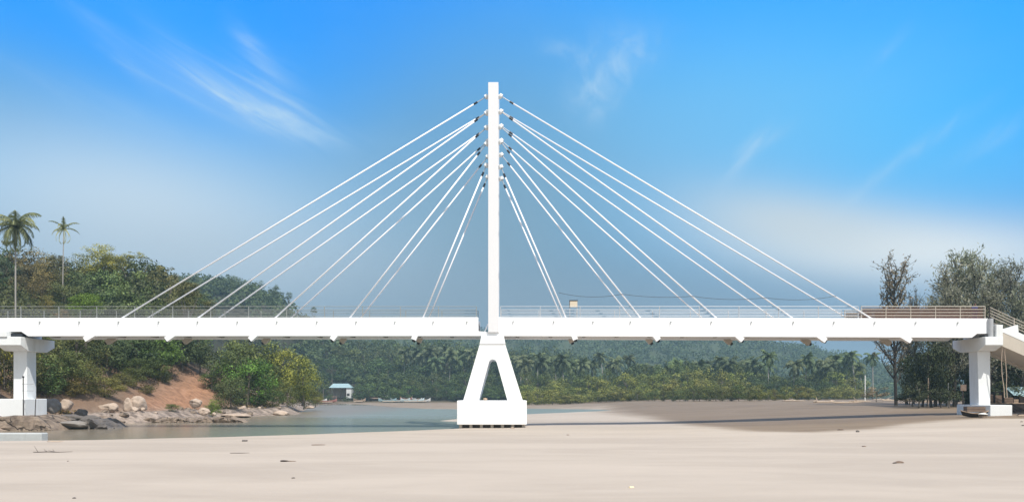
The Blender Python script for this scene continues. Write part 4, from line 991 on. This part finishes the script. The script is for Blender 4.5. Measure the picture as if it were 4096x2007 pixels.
for i, (px, pyb, D, sw, sh, mk, lb) in enumerate((
    (514, 1644, 80, 25, 27, 'rock', 'rounded pale boulder, left one of the touching pair below the red slope'),
    (554, 1642, 80.5, 32, 32, 'rock', 'larger pale boulder, right one of the touching pair below the red slope'),
    (430, 1648, 79, 36, 22, 'rock', 'wide tan boulder between the left pier and the touching pair'),
    (370, 1640, 80, 36, 20, 'rock', 'low tan boulder just left of the wide one'),
    (450, 1640, 78, 18, 16, 'rock', 'small tan boulder leaning on the wide one'),
    (208, 1646, 66, 38, 30, 'grey_rock', 'big smooth grey boulder touching the footing of the left pier'),
    (262, 1640, 74, 26, 24, 'rock', 'brown boulder right of the big grey one'),
    (325, 1668, 66, 20, 18, 'dark_rock', 'round dark boulder above the black rock heap'),
    (285, 1680, 64, 52, 14, 'dark_rock', 'long dark rock slab at the shore left of the black heap'),
    (360, 1692, 64, 42, 17, 'dark_rock', 'jagged black rock heap sloping into the water'),
    (410, 1700, 66, 34, 10, 'dark_rock', 'low black rock at the water edge, rightmost of the dark ones'),
    (290, 1706, 62, 55, 13, 'grey_rock', 'flat grey-brown rock at the water edge in front of the dark ones'),
    (780, 1624, 90, 22, 17, 'rock', 'pale boulder standing at the foot of the red path'),
    (815, 1655, 88, 22, 14, 'rock', 'pale rough rock below the green bushes at the shore'),
    (855, 1660, 89, 8, 6, 'rock', 'small whitish stone beside the pale rough rock'),
    (571, 1640, 79, 9, 6, 'rock', 'small pale stone at the right foot of the touching pair'),
    (640, 1690, 80, 40, 7, 'grey_rock', 'flat rocky shelf at the shore below the red slope'),
    (720, 1680, 84, 45, 8, 'grey_rock', 'long low rock at the shore below the pale boulder'),
    (950, 1668, 97, 60, 8, 'rock', 'long low reddish rock at the shore under the mangrove'),
    (1125, 1660, 108, 34, 11, 'rock', 'low pale rock at the tip of the left bank in the water'),
    (1235, 1632, 150, 20, 5, 'rock', 'small flat rock off the tip of the left bank'))):
    k_ = D / F; X = Xp(px, D); zb_ = max(Zp(pyb, D), -.2)
    boulder((X, D, zb_ + sh * k_ * .75), sw * k_, sw * k_ * .8, sh * k_ * 1.05, M[mk], lb, i + 1, rz=random.uniform(-.4, .4), lump=.3)
def ledge(name, poly_px, D0, depth, m_, label, seed, amp=.12, nx=46, top_py=None):
    """angular rock: front outline from the shore, worn top, broken face"""
    xs_ = np.linspace(Xp(poly_px[0], D0), Xp(poly_px[1], D0), nx); V_ = []; m2 = 14
    zt_, zb_ = Zp(poly_px[2], D0), Zp(poly_px[3], D0)
    for j in range(m2):
        for x_ in xs_:
            t = j / (m2 - 1); e = sm((x_ - xs_[0]) / 1.2) * sm((xs_[-1] - x_) / 2.2)
            if t < .5: y_, z_ = D0 - .25 * (1 - t * 2), zb_ - .3 + (zt_ - zb_ + .3) * (t * 2) * e
            else: y_, z_ = D0 + depth * (t - .5) * 2, zb_ - .3 + (zt_ - zb_ + .3) * e
            q = float(fbm(np.array([x_ * 1.1 + seed]), np.array([t * 6 + y_ * .4]), 4)[0]); st = float(np.floor(vn(np.array([x_ * .9 + seed]), np.array([3.3]))[0] * 4) / 4)
            V_.append((x_ + q * amp, y_ - q * amp * 3 - st * .35, z_ + q * amp * 2.2 - (st * .12 if t >= .5 else 0)))
    me = bpy.data.meshes.new(name); me.from_pydata(V_, [], [(j * nx + i, j * nx + i + 1, (j + 1) * nx + i + 1, (j + 1) * nx + i) for j in range(m2 - 1) for i in range(nx - 1)])
    me.materials.append(m_); return tag(link(bpy.data.objects.new(name, me)), label, 'rock')
ledge('rock_ledge', (-160, 248, 1662, 1716), 59.6, 4.0, M['brown_rock'], 'broad cracked brown rock ledge in front of the left pier footing', 3, .16)
ledge('dark_rock_heap', (290, 440, 1670, 1704), 62.5, 4.0, M['dark_rock'], 'jagged black rock heap sloping into the water right of the brown ledge', 8, .5)
ledge('rock_ledge', (470, 1010, 1672, 1694), 78, 3.0, M['brown_rock'], 'long low shelf of rough rock along the shore below the red slope', 14, .35, nx=80)
rr_ = random.Random(4)
for i in range(36):
    y = rr_.uniform(64, 112); x = float(np.interp(y, BANK_Y, BANK_X)) - rr_.uniform(.2, 4.5); s = rr_.uniform(.12, .45)
    boulder((x, y, H(x, y) + s * .15), s * rr_.uniform(.9, 1.6), s, s * rr_.uniform(.5, .9), M[rr_.choice(('rock', 'brown_rock', 'rock', 'brown_rock'))], 'small loose rock among the stones of the left shore', 40 + i, 'small loose rocks of the left shore', rz=rr_.uniform(0, 3))

# ------------------------------------------------------------------ far shore: hut, boats
D = 312
zz = H(Xp(1370, D), D)
hut = empty('hut', (Xp(1370, D), D, zz), 'small shore hut with a teal roof and a white end wall', 'hut'); hut.scale = (1.1, 1, 1)
def hb(mb, n, m_, p=hut): o = mb.build(n, m_, p); return o
zr = Zp(1550, D) - zz; zg = Zp(1533, D) - zz
mb = MB(); mb.add([(-4.4, -3, zr), (3.9, -3, zr), (3.9, 3, zr), (-4.4, 3, zr), (-3.4, 0, zg), (2.2, 0, zg)], [(0, 1, 5, 4), (2, 3, 4, 5), (1, 2, 5), (3, 0, 4), (0, 3, 2, 1)]); rf = hb(mb, 'roof', M['teal'])
mb = MB(); mb.box(1.9, 3.7, -2.6, -2.4, 0, zr - .002); mb.box(3.5, 3.7, -2.4, 2.6, 0, zr - .002); hb(mb, 'wall', M['wall'])
mb = MB(); mb.box(-4, 3.5, 2.3, 2.5, 0, zr - .002); hb(mb, 'back_wall', M['beige_concrete'])
mb = MB(); mb.box(2.1, 3.1, -2.63, -2.601, .9, 1.9); hb(mb, 'window', M['dark_wood'])
for a in (-4.0, -2.2, -.2, 1.6): mb = MB(); mb.box(a - .1, a + .1, -2.7, -2.5, 0, zr - .002); hb(mb, 'post', M['dark_wood'])
mb = MB(); mb.add([(-6.5, -3.4, zr - .6), (-4.3, -3.4, zr - .1), (-4.3, 2, zr - .1), (-6.5, 2, zr - .6)], [(0, 1, 2, 3)]); mb.box(-6.4, -6.2, -3.3, -3.1, 0, zr - .62); hb(mb, 'lean_to', M['brown_board'])
mb = MB(); mb.box(-4.2, -1.5, -2.55, -2.5, 0, 1.0); hb(mb, 'low_wall', M['brown_board'])
def outrigger(loc, L, rz, m_, label, group='outrigger boats on the far shore'):
    t = empty('outrigger_boat', loc, label, 'boat', group, rz=rz)
    mb = MB(); n = 12; rows = []
    for i in range(n + 1):
        u = -1 + 2 * i / n; x_ = u * L / 2; w_ = .42 * (1 - abs(u) ** 2.4) + .02; z_ = .55 * abs(u) ** 2.6; rows.append([(x_, -w_, .62 + z_), (x_, -w_ * .8, .25 + z_), (x_, 0, z_ * .8), (x_, w_ * .8, .25 + z_), (x_, w_, .62 + z_)])
    vs = [p for r in rows for p in r]; fs = [(i * 5 + j, i * 5 + j + 1, i * 5 + j + 6, i * 5 + j + 5) for i in range(n) for j in range(4)]
    mb.add(vs, fs); mb.build('hull', m_, t)
    for a in (-L * .2, L * .2): mb = MB(); mb.tube([(a, -1.9, .35), (a, 0, .95), (a, 1.9, .35)], .05, 5); mb.build('outrigger_arm', M['tan_wood'], t)
    for s in (-1, 1): mb = MB(); mb.tube([(-L * .36, s * 1.9, .3), (L * .36, s * 1.9, .3)], .09, 6); mb.build('float', M['pale_wood'], t)
    mb = MB(); mb.box(-L * .1, L * .1, -.35, .35, .62, .68); mb.box(-L * .28, -L * .26, -.38, .38, .58, .64); mb.build('thwart', M['tan_wood'], t)
    t.scale = (1, 1.3, 1.6); return t
for px, D, L, rz, mk, lb in ((1550, 301, 5.5, .4, 'teal', 'teal outrigger boat, leftmost of the group right of the hut'), (1600, 303, 6.5, -.3, 'bluegrey', 'blue-grey outrigger boat in the middle of the group right of the hut'),
                             (1650, 300, 7, .12, 'bluegrey', 'long blue-grey outrigger boat at the right of the group right of the hut'), (1668, 304, 4, -.6, 'wall', 'short whitish outrigger boat behind the long blue-grey one'),
                             (1300, 296, 7, .05, 'redbrown', 'red-brown outrigger boat on the shore left below the hut'), (1275, 299, 5, -.1, 'wall', 'pale outrigger boat touching the red-brown one'),
                             (1505, 309, 4.5, .1, 'redbrown', 'small red-brown outrigger boat up the shore right of the hut'), (1438, 299, 3.6, 0, 'tan_wood', 'small tan outrigger boat straight below the hut')):
    X = Xp(px, D); outrigger((X, D, max(H(X, D), 0) + .05), L * 1.3, rz, M[mk], lb)

for px, D, r, lb in ((1318, 305, 2.2, 'dark bush half hiding the left end of the shore hut'), (1385, 306, 1.3, 'small dark bush in front of the middle of the shore hut'), (1428, 308, 2.0, 'green bush at the right end of the shore hut')):
    X = Xp(px, D); tree((X, D, H(X, D) - .3), r * 1.7, r, FARC[int(px) % 4], (.7, .9, .7), lb, 'bush', name='bush', squash=.9)
for px, D, L, rz, mk, lb in ((1530, 311, 3.5, .2, 'wall', 'pale outrigger boat drawn up between the hut and the teal boat'), (1690, 301, 5, -.2, 'wall', 'whitish outrigger boat last on the right of the far shore'), (1625, 306, 4, .5, 'redbrown', 'red-brown outrigger boat behind the blue-grey ones')):
    X = Xp(px, D); outrigger((X, D, max(H(X, D), 0) + .05), L * 1.3, rz, M[mk], lb)

# ------------------------------------------------------------------ things on and under the bridge
zc = zt
sb = empty('sign_board', (Xp(2299, 64), 64.9, zt), 'cream board in a dark frame on the deck right of the pylon', 'sign')
k_ = 64.9 / F
mb = MB(); mb.box(-16 * k_, 14 * k_, -.02, .02, Zp(1228, 64.9) - zt, Zp(1203, 64.9) - zt); mb.build('board', M['cream_board'], sb)
mb = MB(); mb.box(-18 * k_, 16 * k_, -.05, .05, Zp(1203, 64.9) - zt + .002, Zp(1200, 64.9) - zt); mb.box(-18 * k_, -16.1 * k_, -.04, .04, Zp(1230, 64.9) - zt, Zp(1203, 64.9) - zt); mb.build('frame', M['dark_wood'], sb)
for a in (-16, 13): mb = MB(); mb.box(a * k_ - .03, a * k_ + .03, .03, .09, .002, Zp(1204, 64.9) - zt - .01); mb.build('post', M['galv'], sb)
# thin wire strung between the stays
WPTS = [(2235, 1170, 0), (2488, 1176, 14), (2770, 1184, 8), (3062, 1190, 10), (3345, 1183, 12)]
mb = MB(); P_ = []
for i in range(4):
    (a, b, _), (c, d, sg) = WPTS[i], WPTS[i + 1]
    for k_ in range(10): t = k_ / 10; P_.append((Xp(a + (c - a) * t, 62.2), 62.2, Zp(b + (d - b) * t + sg * 4 * t * (1 - t), 62.2)))
P_.append((Xp(3345, 62.2), 62.2, Zp(1183, 62.2))); mb.tube(P_, .018, 5)
tag(mb.build('hanging_wire', M['wire']), 'thin dark wire sagging between the right-hand stay cables above the deck', 'wire')
for px0, pts, lb in ((4013, [(4012, 1382), (4010, 1410), (4011, 1450), (4016, 1500), (4026, 1550), (4031, 1590)], 'pale rope hanging from the right pier cap, left of two'),
                     (4025, [(4022, 1384), (4021, 1410), (4028, 1450), (4034, 1500), (4036, 1550), (4042, 1590)], 'pale rope hanging from the right pier cap, right of two')):
    mb = MB(); mb.tube([(Xp(a, 62), 62 + .08 * i, Zp(b, 62)) for i, (a, b) in enumerate(pts)], .028, 6); tag(mb.build('hanging_rope', M['pale_wood']), lb, 'rope')
# steel pipe stand in front of the left pier
st = empty('pipe_stand', (Xp(93, 60), 60, 1.2), 'thin dark pipe stand with two crossbars in front of the left pier', 'pipe stand')
mb = MB(); mb.tube([(0, 0, -.3), (0, 0, Zp(1506, 60) - 1.2)], .035, 6); mb.build('upright', M['dark_wood'], st)
mb = MB(); mb.tube([(0.9, 0, -.3), (.97, 0, Zp(1594, 60) - 1.2)], .03, 6); mb.build('upright', M['dark_wood'], st)
for z in (1535, 1562): mb = MB(); mb.tube([(-.1, .02, Zp(z, 60) - 1.2), (.78, .02, Zp(z, 60) - 1.2)], .02, 5); mb.build('crossbar', M['galv'], st)
mb = MB(); mb.tube([(0, 0, Zp(1510, 60) - 1.2), (0, 0, Zp(1503, 60) - 1.2)], .07, 8); mb.build('cap', M['black'], st)
# bamboo stem left of the left pier
bb = empty('bamboo_stem', (Xp(8, 72), 72, H(Xp(8, 72), 72)), 'yellow bamboo stem with a few leaves left of the left pier', 'bamboo')
hb_ = Zp(1385, 72) - H(Xp(8, 72), 72); mb = MB(); mb.tube([(0, 0, -.2), (.05, 0, hb_ * .5), (.15, 0, hb_)], [.09, .08, .06], 8); mb.build('stem', M['bamboo'], bb)
rgb = np.random.default_rng(9); c_ = rgb.normal(size=(420, 3)) * np.array([1.0, .6, .9]) + np.array([.5, 0, hb_ * .9]); o = link(bpy.data.objects.new('leaves', quads_mesh('leaves', cards(c_, unit(rgb.normal(size=(420, 3))), .42, .35, rgb), rgb.uniform(.3, .9, 420), M['leaf'])), bb); o.color = (2.2, 1.9, .7, 1)
# grey concrete block at the near left water edge
xa, xb_ = Xp(-80, 45.5), Xp(165, 45.5); mb = MB(); mb.box(xa - 4, xb_, 45.5, 46.2, -.5, Zp(1731, 45.5)); tag(mb.build('concrete_block', M['old_concrete'], bevel=.05), 'low grey concrete block at the water edge on the far left', 'concrete block')

# boat, box and basket by the right pier footing
b0 = ground_at(3900, 1672)
bt = empty('small_boat', (Xp(3898, 59.6), 59.6, H(Xp(3898, 59.6), 59.6)), 'small worn wooden boat lying against the right pier footing', 'boat', rz=-.12)
mb = MB(); n = 12; rows = []
for i in range(n + 1):
    u = -1 + 2 * i / n; w_ = .42 * (1 - abs(u) ** 2.2) + .03; z_ = .22 * abs(u) ** 2; rows.append([(u * .95, -w_, .30 + z_), (u * .88, -w_ * .75, .10 + z_ * .8), (u * .85, 0, .0 + z_ * .7), (u * .88, w_ * .75, .10 + z_ * .8), (u * .95, w_, .30 + z_)])
mb.add([p for r in rows for p in r], [(i * 5 + j, i * 5 + j + 1, i * 5 + j + 6, i * 5 + j + 5) for i in range(n) for j in range(4)]); mb.build('hull', M['dark_wood'], bt)
mb = MB(); mb.tube([rows[i][0] for i in range(n + 1)], .035, 5); mb.tube([rows[i][4] for i in range(n + 1)], .035, 5); mb.build('gunwale', M['tan_wood'], bt)
bt.scale = (1.05, 1.0, 1)
def planked_box(name, loc, sx, sy, sz, m1, m2, label, cat, rz=0, group=None):
    t = empty(name, loc, label, cat, group, rz=rz); mb = MB(); mb.box(-sx / 2 + .02, sx / 2 - .02, -sy / 2 + .02, sy / 2 - .02, .01, sz - .01); mb.build('box_body', m1, t)
    mb = MB(); n = max(2, int(sz / .16))
    for i in range(n):
        z0_, z1_ = sz * i / n, sz * (i + 1) / n - .02
        mb.box(-sx / 2, sx / 2, -sy / 2 - .005, -sy / 2 + .03, z0_, z1_); mb.box(-sx / 2 - .004, -sx / 2 + .03, -sy / 2 + .035, sy / 2, z0_, z1_)
    mb.build('planks', m2, t); return t
zbt = bt.location.z
planked_box('wooden_box', (Xp(3898, 59.6), 59.6, zbt + .42), 1.35, .6, .42, M['dark_wood'], M['wood'], 'weathered wooden box lying on the small boat by the right pier', 'box', rz=-.10)
D = 58.2; X = Xp(3932, D); z = H(X, D); pb = empty('plastic_basket', (X, D, z), 'white plastic basket on the sand in front of the small boat', 'basket')
mb = MB(); mb.tube([(0, 0, .26), (0, 0, .30)], [.33, .33], 14); mb.tube([(0, 0, .30), (0, 0, .38)], [.3, .12], 14); mb.build('lid', M['white'], pb)
mb = MB()
for i in range(14): t = i * math.pi / 7; mb.tube([(.24 * math.cos(t), .2 * math.sin(t), 0), (.31 * math.cos(t), .27 * math.sin(t), .26)], .014, 4)
for z_ in (.02, .14): mb.tube([((.25 + z_ * .25) * math.cos(t), (.21 + z_ * .25) * math.sin(t), z_) for t in np.linspace(0, 2 * math.pi, 15)], .013, 4)
mb.build('basket_frame', M['tan_wood'], pb)

# timber and boxes at the right edge
def at(px, py, D): return Vector((Xp(px, D), D, Zp(py, D)))
D = 68
mb = MB(); a = at(3952, 1632, D); b = at(4180, 1632, D); zl = H(a.x, D); mb.box(a.x, b.x, D, D + .55, min(zl, a.z) - .2, at(0, 1614, D).z); tag(mb.build('timber_beam', M['dark_wood'], bevel=.03), 'long dark timber beam lying behind the right pier footing', 'timber')
mb = MB(); mb.box(a.x + .1, b.x, D - .05, D + .6, at(0, 1614, D).z + .003, at(0, 1610, D).z); tag(mb.build('plank', M['tan_wood']), 'tan plank lying along the top of the long dark beam', 'plank')
tz = at(0, 1610, D).z + .004
for px, wd, ht, m1, lb in ((3966, 22, 34, 'wood', 'brown slatted crate nearest the right pier on the long beam'), (4034, 40, 22, 'wood', 'wide brown crate right of the black-framed one'),
                           (4066, 18, 15, 'tan_wood', 'small broken tan crate at the right of the wide crate'), (4092, 26, 24, 'dark_wood', 'dark crate at the right edge of the picture')):
    k_ = D / F; planked_box('wooden_crate', (Xp(px, D), D + .28, tz), wd * k_, .5, ht * k_, M['dark_wood'], M[m1], lb, 'crate')
bf = empty('framed_crate', (Xp(3995, D), D + .22, tz), 'crate in a thick black frame on the long beam', 'crate'); k_ = D / F
mb = MB(); mb.box(-15 * k_, 15 * k_, -.2, .25, .03, 30 * k_); mb.build('box_body', M['wood'], bf)
mb = MB()
for s in (-1, 1): mb.box(s * 18 * k_ - .05, s * 18 * k_ + .05, -.32, .3, 0, 44 * k_)
mb.box(-18 * k_ + .052, 18 * k_ - .052, -.30, .28, 0, .028); mb.box(-18 * k_ + .052, 18 * k_ - .052, -.3, .28, 40 * k_, 44 * k_); mb.build('frame', M['black'], bf)
for i, (p0, p1, m_, lb) in enumerate(((( 4068, 1660, 60), (4130, 1668, 60), 'pale_wood', 'pale plank end on the sand at the right edge, lower one'), ((4072, 1650, 62), (4140, 1654, 62), 'dark_wood', 'dark plank on the sand at the right edge, upper one'),
                                      ((4075, 1593, 69), (4130, 1597, 69), 'pale_wood', 'bright broken plank on top of the crates at the right edge'))):
    A_, B_ = at(*p0), at(*p1)
    if i < 2: A_.z = H(A_.x, A_.y) + .06; B_.z = H(B_.x, B_.y) + .06
    mb = MB(); mb.obox((A_ + B_) / 2, (B_ - A_).length, .25, .07, (0, -.03, .1)); tag(mb.build('plank', M[m_]), lb, 'plank')
D = 80; X = Xp(3853, D); nb = empty('notice_board', (X, D, H(X, D)), 'square brown board on a post just left of the right pier', 'board'); z_ = H(X, D)
mb = MB(); mb.box(-11 * D / F, 12 * D / F, -.03, .03, Zp(1562, D) - z_, Zp(1537, D) - z_); mb.build('board', M['cream_board'] if 0 else M['wood'], nb)
mb = MB(); mb.box(-.05, .05, .032, .12, -.2, Zp(1540, D) - z_); mb.build('post', M['dark_wood'], nb)
D = 86; X = Xp(4080, D); z_ = H(X, D)
tp = empty('tarpaulin_shelter', (X, D, z_), 'blue-green tarpaulin shelter in the shade at the right edge', 'shelter')
mb = MB(); mb.add([(-1.2, -.8, Zp(1580, D) - z_), (1.4, -.8, Zp(1590, D) - z_), (1.4, 1, Zp(1545, D) - z_), (-1.0, 1, Zp(1548, D) - z_)], [(0, 1, 2, 3)]); mb.add([(-1.0, 1.02, Zp(1548, D) - z_), (1.4, 1.02, Zp(1545, D) - z_), (1.4, 1.05, 0), (-1.0, 1.05, 0)], [(0, 1, 2, 3)]); mb.build('sheet', M['teal'], tp)
mb = MB(); 
for a in (-1.1, 1.3): mb.tube([(a, -.75, -.1), (a, -.75, Zp(1588, D) - z_)], .04, 5)
mb.build('poles', M['dark_wood'], tp)
# stakes, posts and driftwood along the right shore
for px, D, top, bot, r, mk, lb in ((3460, 140, 1500, 1592, .11, 'white', 'straight white stake in front of the palms'), (3712, 86, 1510, 1575, .05, 'tan_wood', 'thin tan pole beside the person in green'),
                                   (3792, 88, 1530, 1590, .035, 'galv', 'thin grey pole in the shade between the person in green and the right pier'), (603, 96, 1456, 1505, .06, 'pale_wood', 'pale fence stake at the top of the red slope, left one'),
                                   (643, 98, 1468, 1505, .06, 'pale_wood', 'pale short fence stake at the top of the red slope, middle one'), (668, 99, 1468, 1500, .05, 'pale_wood', 'pale fence stake at the top of the red slope, right one')):
    if px < 700: D = ground_at(px, bot).y
    X = Xp(px, D); z_ = H(X, D); mb = MB(); mb.tube([(X, D, z_ - .2), (X + .03, D, max(Zp(top, D), z_ + .8))], [r, r * .8], 6); tag(mb.build('stake', M[mk]), lb, 'stake')
def driftwood(px, py, L, rz, r, mk, label, group=None, curl=.15, cat='driftwood', br=2, up=.0):
    g0 = ground_at(px, py); rg = random.Random(int(px * 7 + py)); t = []
    for i in range(6): u = i / 5 - .5; t.append(Vector((u * L * math.cos(rz), u * L * math.sin(rz), 0)) + Vector((rg.uniform(-1, 1), rg.uniform(-1, 1), 0)) * L * curl * .3)
    mb = MB(); pts = []
    for i, p in enumerate(t): q = g0 + p; q.z = H(q.x, q.y) + r * .8 + up * i; pts.append(q)
    mb.tube(pts, [r * .7, r, r, r * .9, r * .7, r * .4], 6)
    for b in range(br):
        i = rg.choice((1, 2, 3)); e = pts[i] + Vector((rg.uniform(-.3, .3) * L, rg.uniform(-.5, .5) * L, 0)); e.z = H(e.x, e.y) + r * .6 + rg.uniform(0, .2) * L; mb.tube([pts[i], e], [r * .6, r * .25], 5)
    return tag(mb.build('driftwood', M[mk], smooth=True), label, cat, group)
for i, (px, py, L, rz) in enumerate(((3150, 1594, 5, -.5), (3175, 1604, 4, -.3), (3300, 1609, 4, .1), (3330, 1605, 3, .9), (3395, 1611, 5, .05), (3440, 1606, 4, .1), (3470, 1594, 2.6, 1.2), (3530, 1598, 5, .1), (3620, 1594, 3.5, .3), (3650, 1603, 4, .0), (3700, 1606, 3, .0), (3560, 1602, 3, -.2))):
    driftwood(px, py, L, rz, .13, 'pale_wood', 'pale driftwood branch on the strand line of the right bank', 'driftwood on the strand line')
driftwood(200, 1808, 1.5, .1, .018, 'dark_wood', 'thin forked dead branch on the sand at lower left', br=4, curl=.3)
driftwood(222, 1766, .9, -.1, .03, 'pale_wood', 'yellowish stick at the water edge on the left', br=0)
driftwood(958, 1812, .8, .05, .014, 'dark_wood', 'thin straight stick on the sand left of centre', br=0)
driftwood(1275, 1779, .7, .05, .022, 'wood', 'short dark stick on the sand below the far boats', br=0)
driftwood(1138, 1846, .28, .02, .035, 'dark_wood', 'short dark piece of wood on the sand, left of a paler one', br=0)
driftwood(1166, 1845, .32, .02, .018, 'wood', 'paler flat stick touching the short dark piece of wood on the sand', br=0)
def pebble(px, py, s, mk, label, sy=.6, sz=.45):
    g0 = ground_at(px, py); s *= .72; o = boulder((g0.x, g0.y, g0.z + s * sz * .45), s, s * sy, s * sz, M[mk], label, int(px) % 50); o.name = 'stone'; o['category'] = 'stone'
pebble(979, 1764, .20, 'dark_rock', 'dark stone on the sand near the left water edge')
pebble(2525, 1950, .115, 'shell', 'bright yellowish flat stone on the sand at lower centre right', .6, .4)
pebble(3578, 1853, .10, 'dark_rock', 'small dark stone touching the brown one on the sand at lower right')
pebble(3598, 1851, .22, 'wood', 'brown flat stone on the sand at lower right', .6, .3)
pebble(3430, 1727, .15, 'dark_rock', 'dark stone on the sand in front of the wet flat, right one', .7, .7)
pebble(3362, 1719, .24, 'wood', 'low brown stone on the sand in front of the wet flat, left one', .5, .3)
pebble(1173, 1912, .07, 'dark_rock', 'small dark pebble on the sand left of the pier line')
pebble(272, 1844, .05, 'dark_rock', 'small pebble on the sand below the forked branch')
pebble(298, 1993, .06, 'dark_rock', 'small pebble on the sand at the bottom left')
pebble(2050, 1585 + 128, .2, 'rock', 'small pale stone on the sand under the right corner of the pile cap')
pebble(3455, 1785, .14, 'wood', 'low tan stone on the sand right of the wet flat edge', .5, .3)
pebble(2272, 1739, .12, 'wood', 'small tan stone on the sand right of the A-shaped pier', .5, .3)
pebble(4086, 1687, .12, 'dark_rock', 'dark stone on the sand near the right edge, upper one')
pebble(4092, 1702, .16, 'dark_rock', 'dark stone on the sand near the right edge, lower one')
# lump lying on the pile cap between the pier legs
z_ = Zp(1601, 60.6); boulder((Xp(1940, 62.6), 62.6, z_ + .11), .17, .12, .10, M['tan_wood'], 'tan lump lying on the pile cap between the pier legs', 5).name = 'cement_lump'

# ------------------------------------------------------------------ air
hz = MB(); hz.box(-3050, 3050, -130, 6050, -4, 92); ho = hz.build('haze', M['white'])
hm = bpy.data.materials.new('haze'); hm.use_nodes = True; hm.node_tree.nodes.clear(); TT = NT(hm.node_tree)
pv = TT.node('ShaderNodeVolumePrincipled'); pv.inputs['Density'].default_value = .00046; pv.inputs['Color'].default_value = (.50, .76, .88, 1); pv.inputs['Anisotropy'].default_value = .0
oo = TT.node('ShaderNodeOutputMaterial'); TT.l.new(pv.outputs[0], oo.inputs['Volume'])
ho.data.materials.clear(); ho.data.materials.append(hm); tag(ho, 'thin pale haze filling the air of the bay', 'haze', kind='stuff')
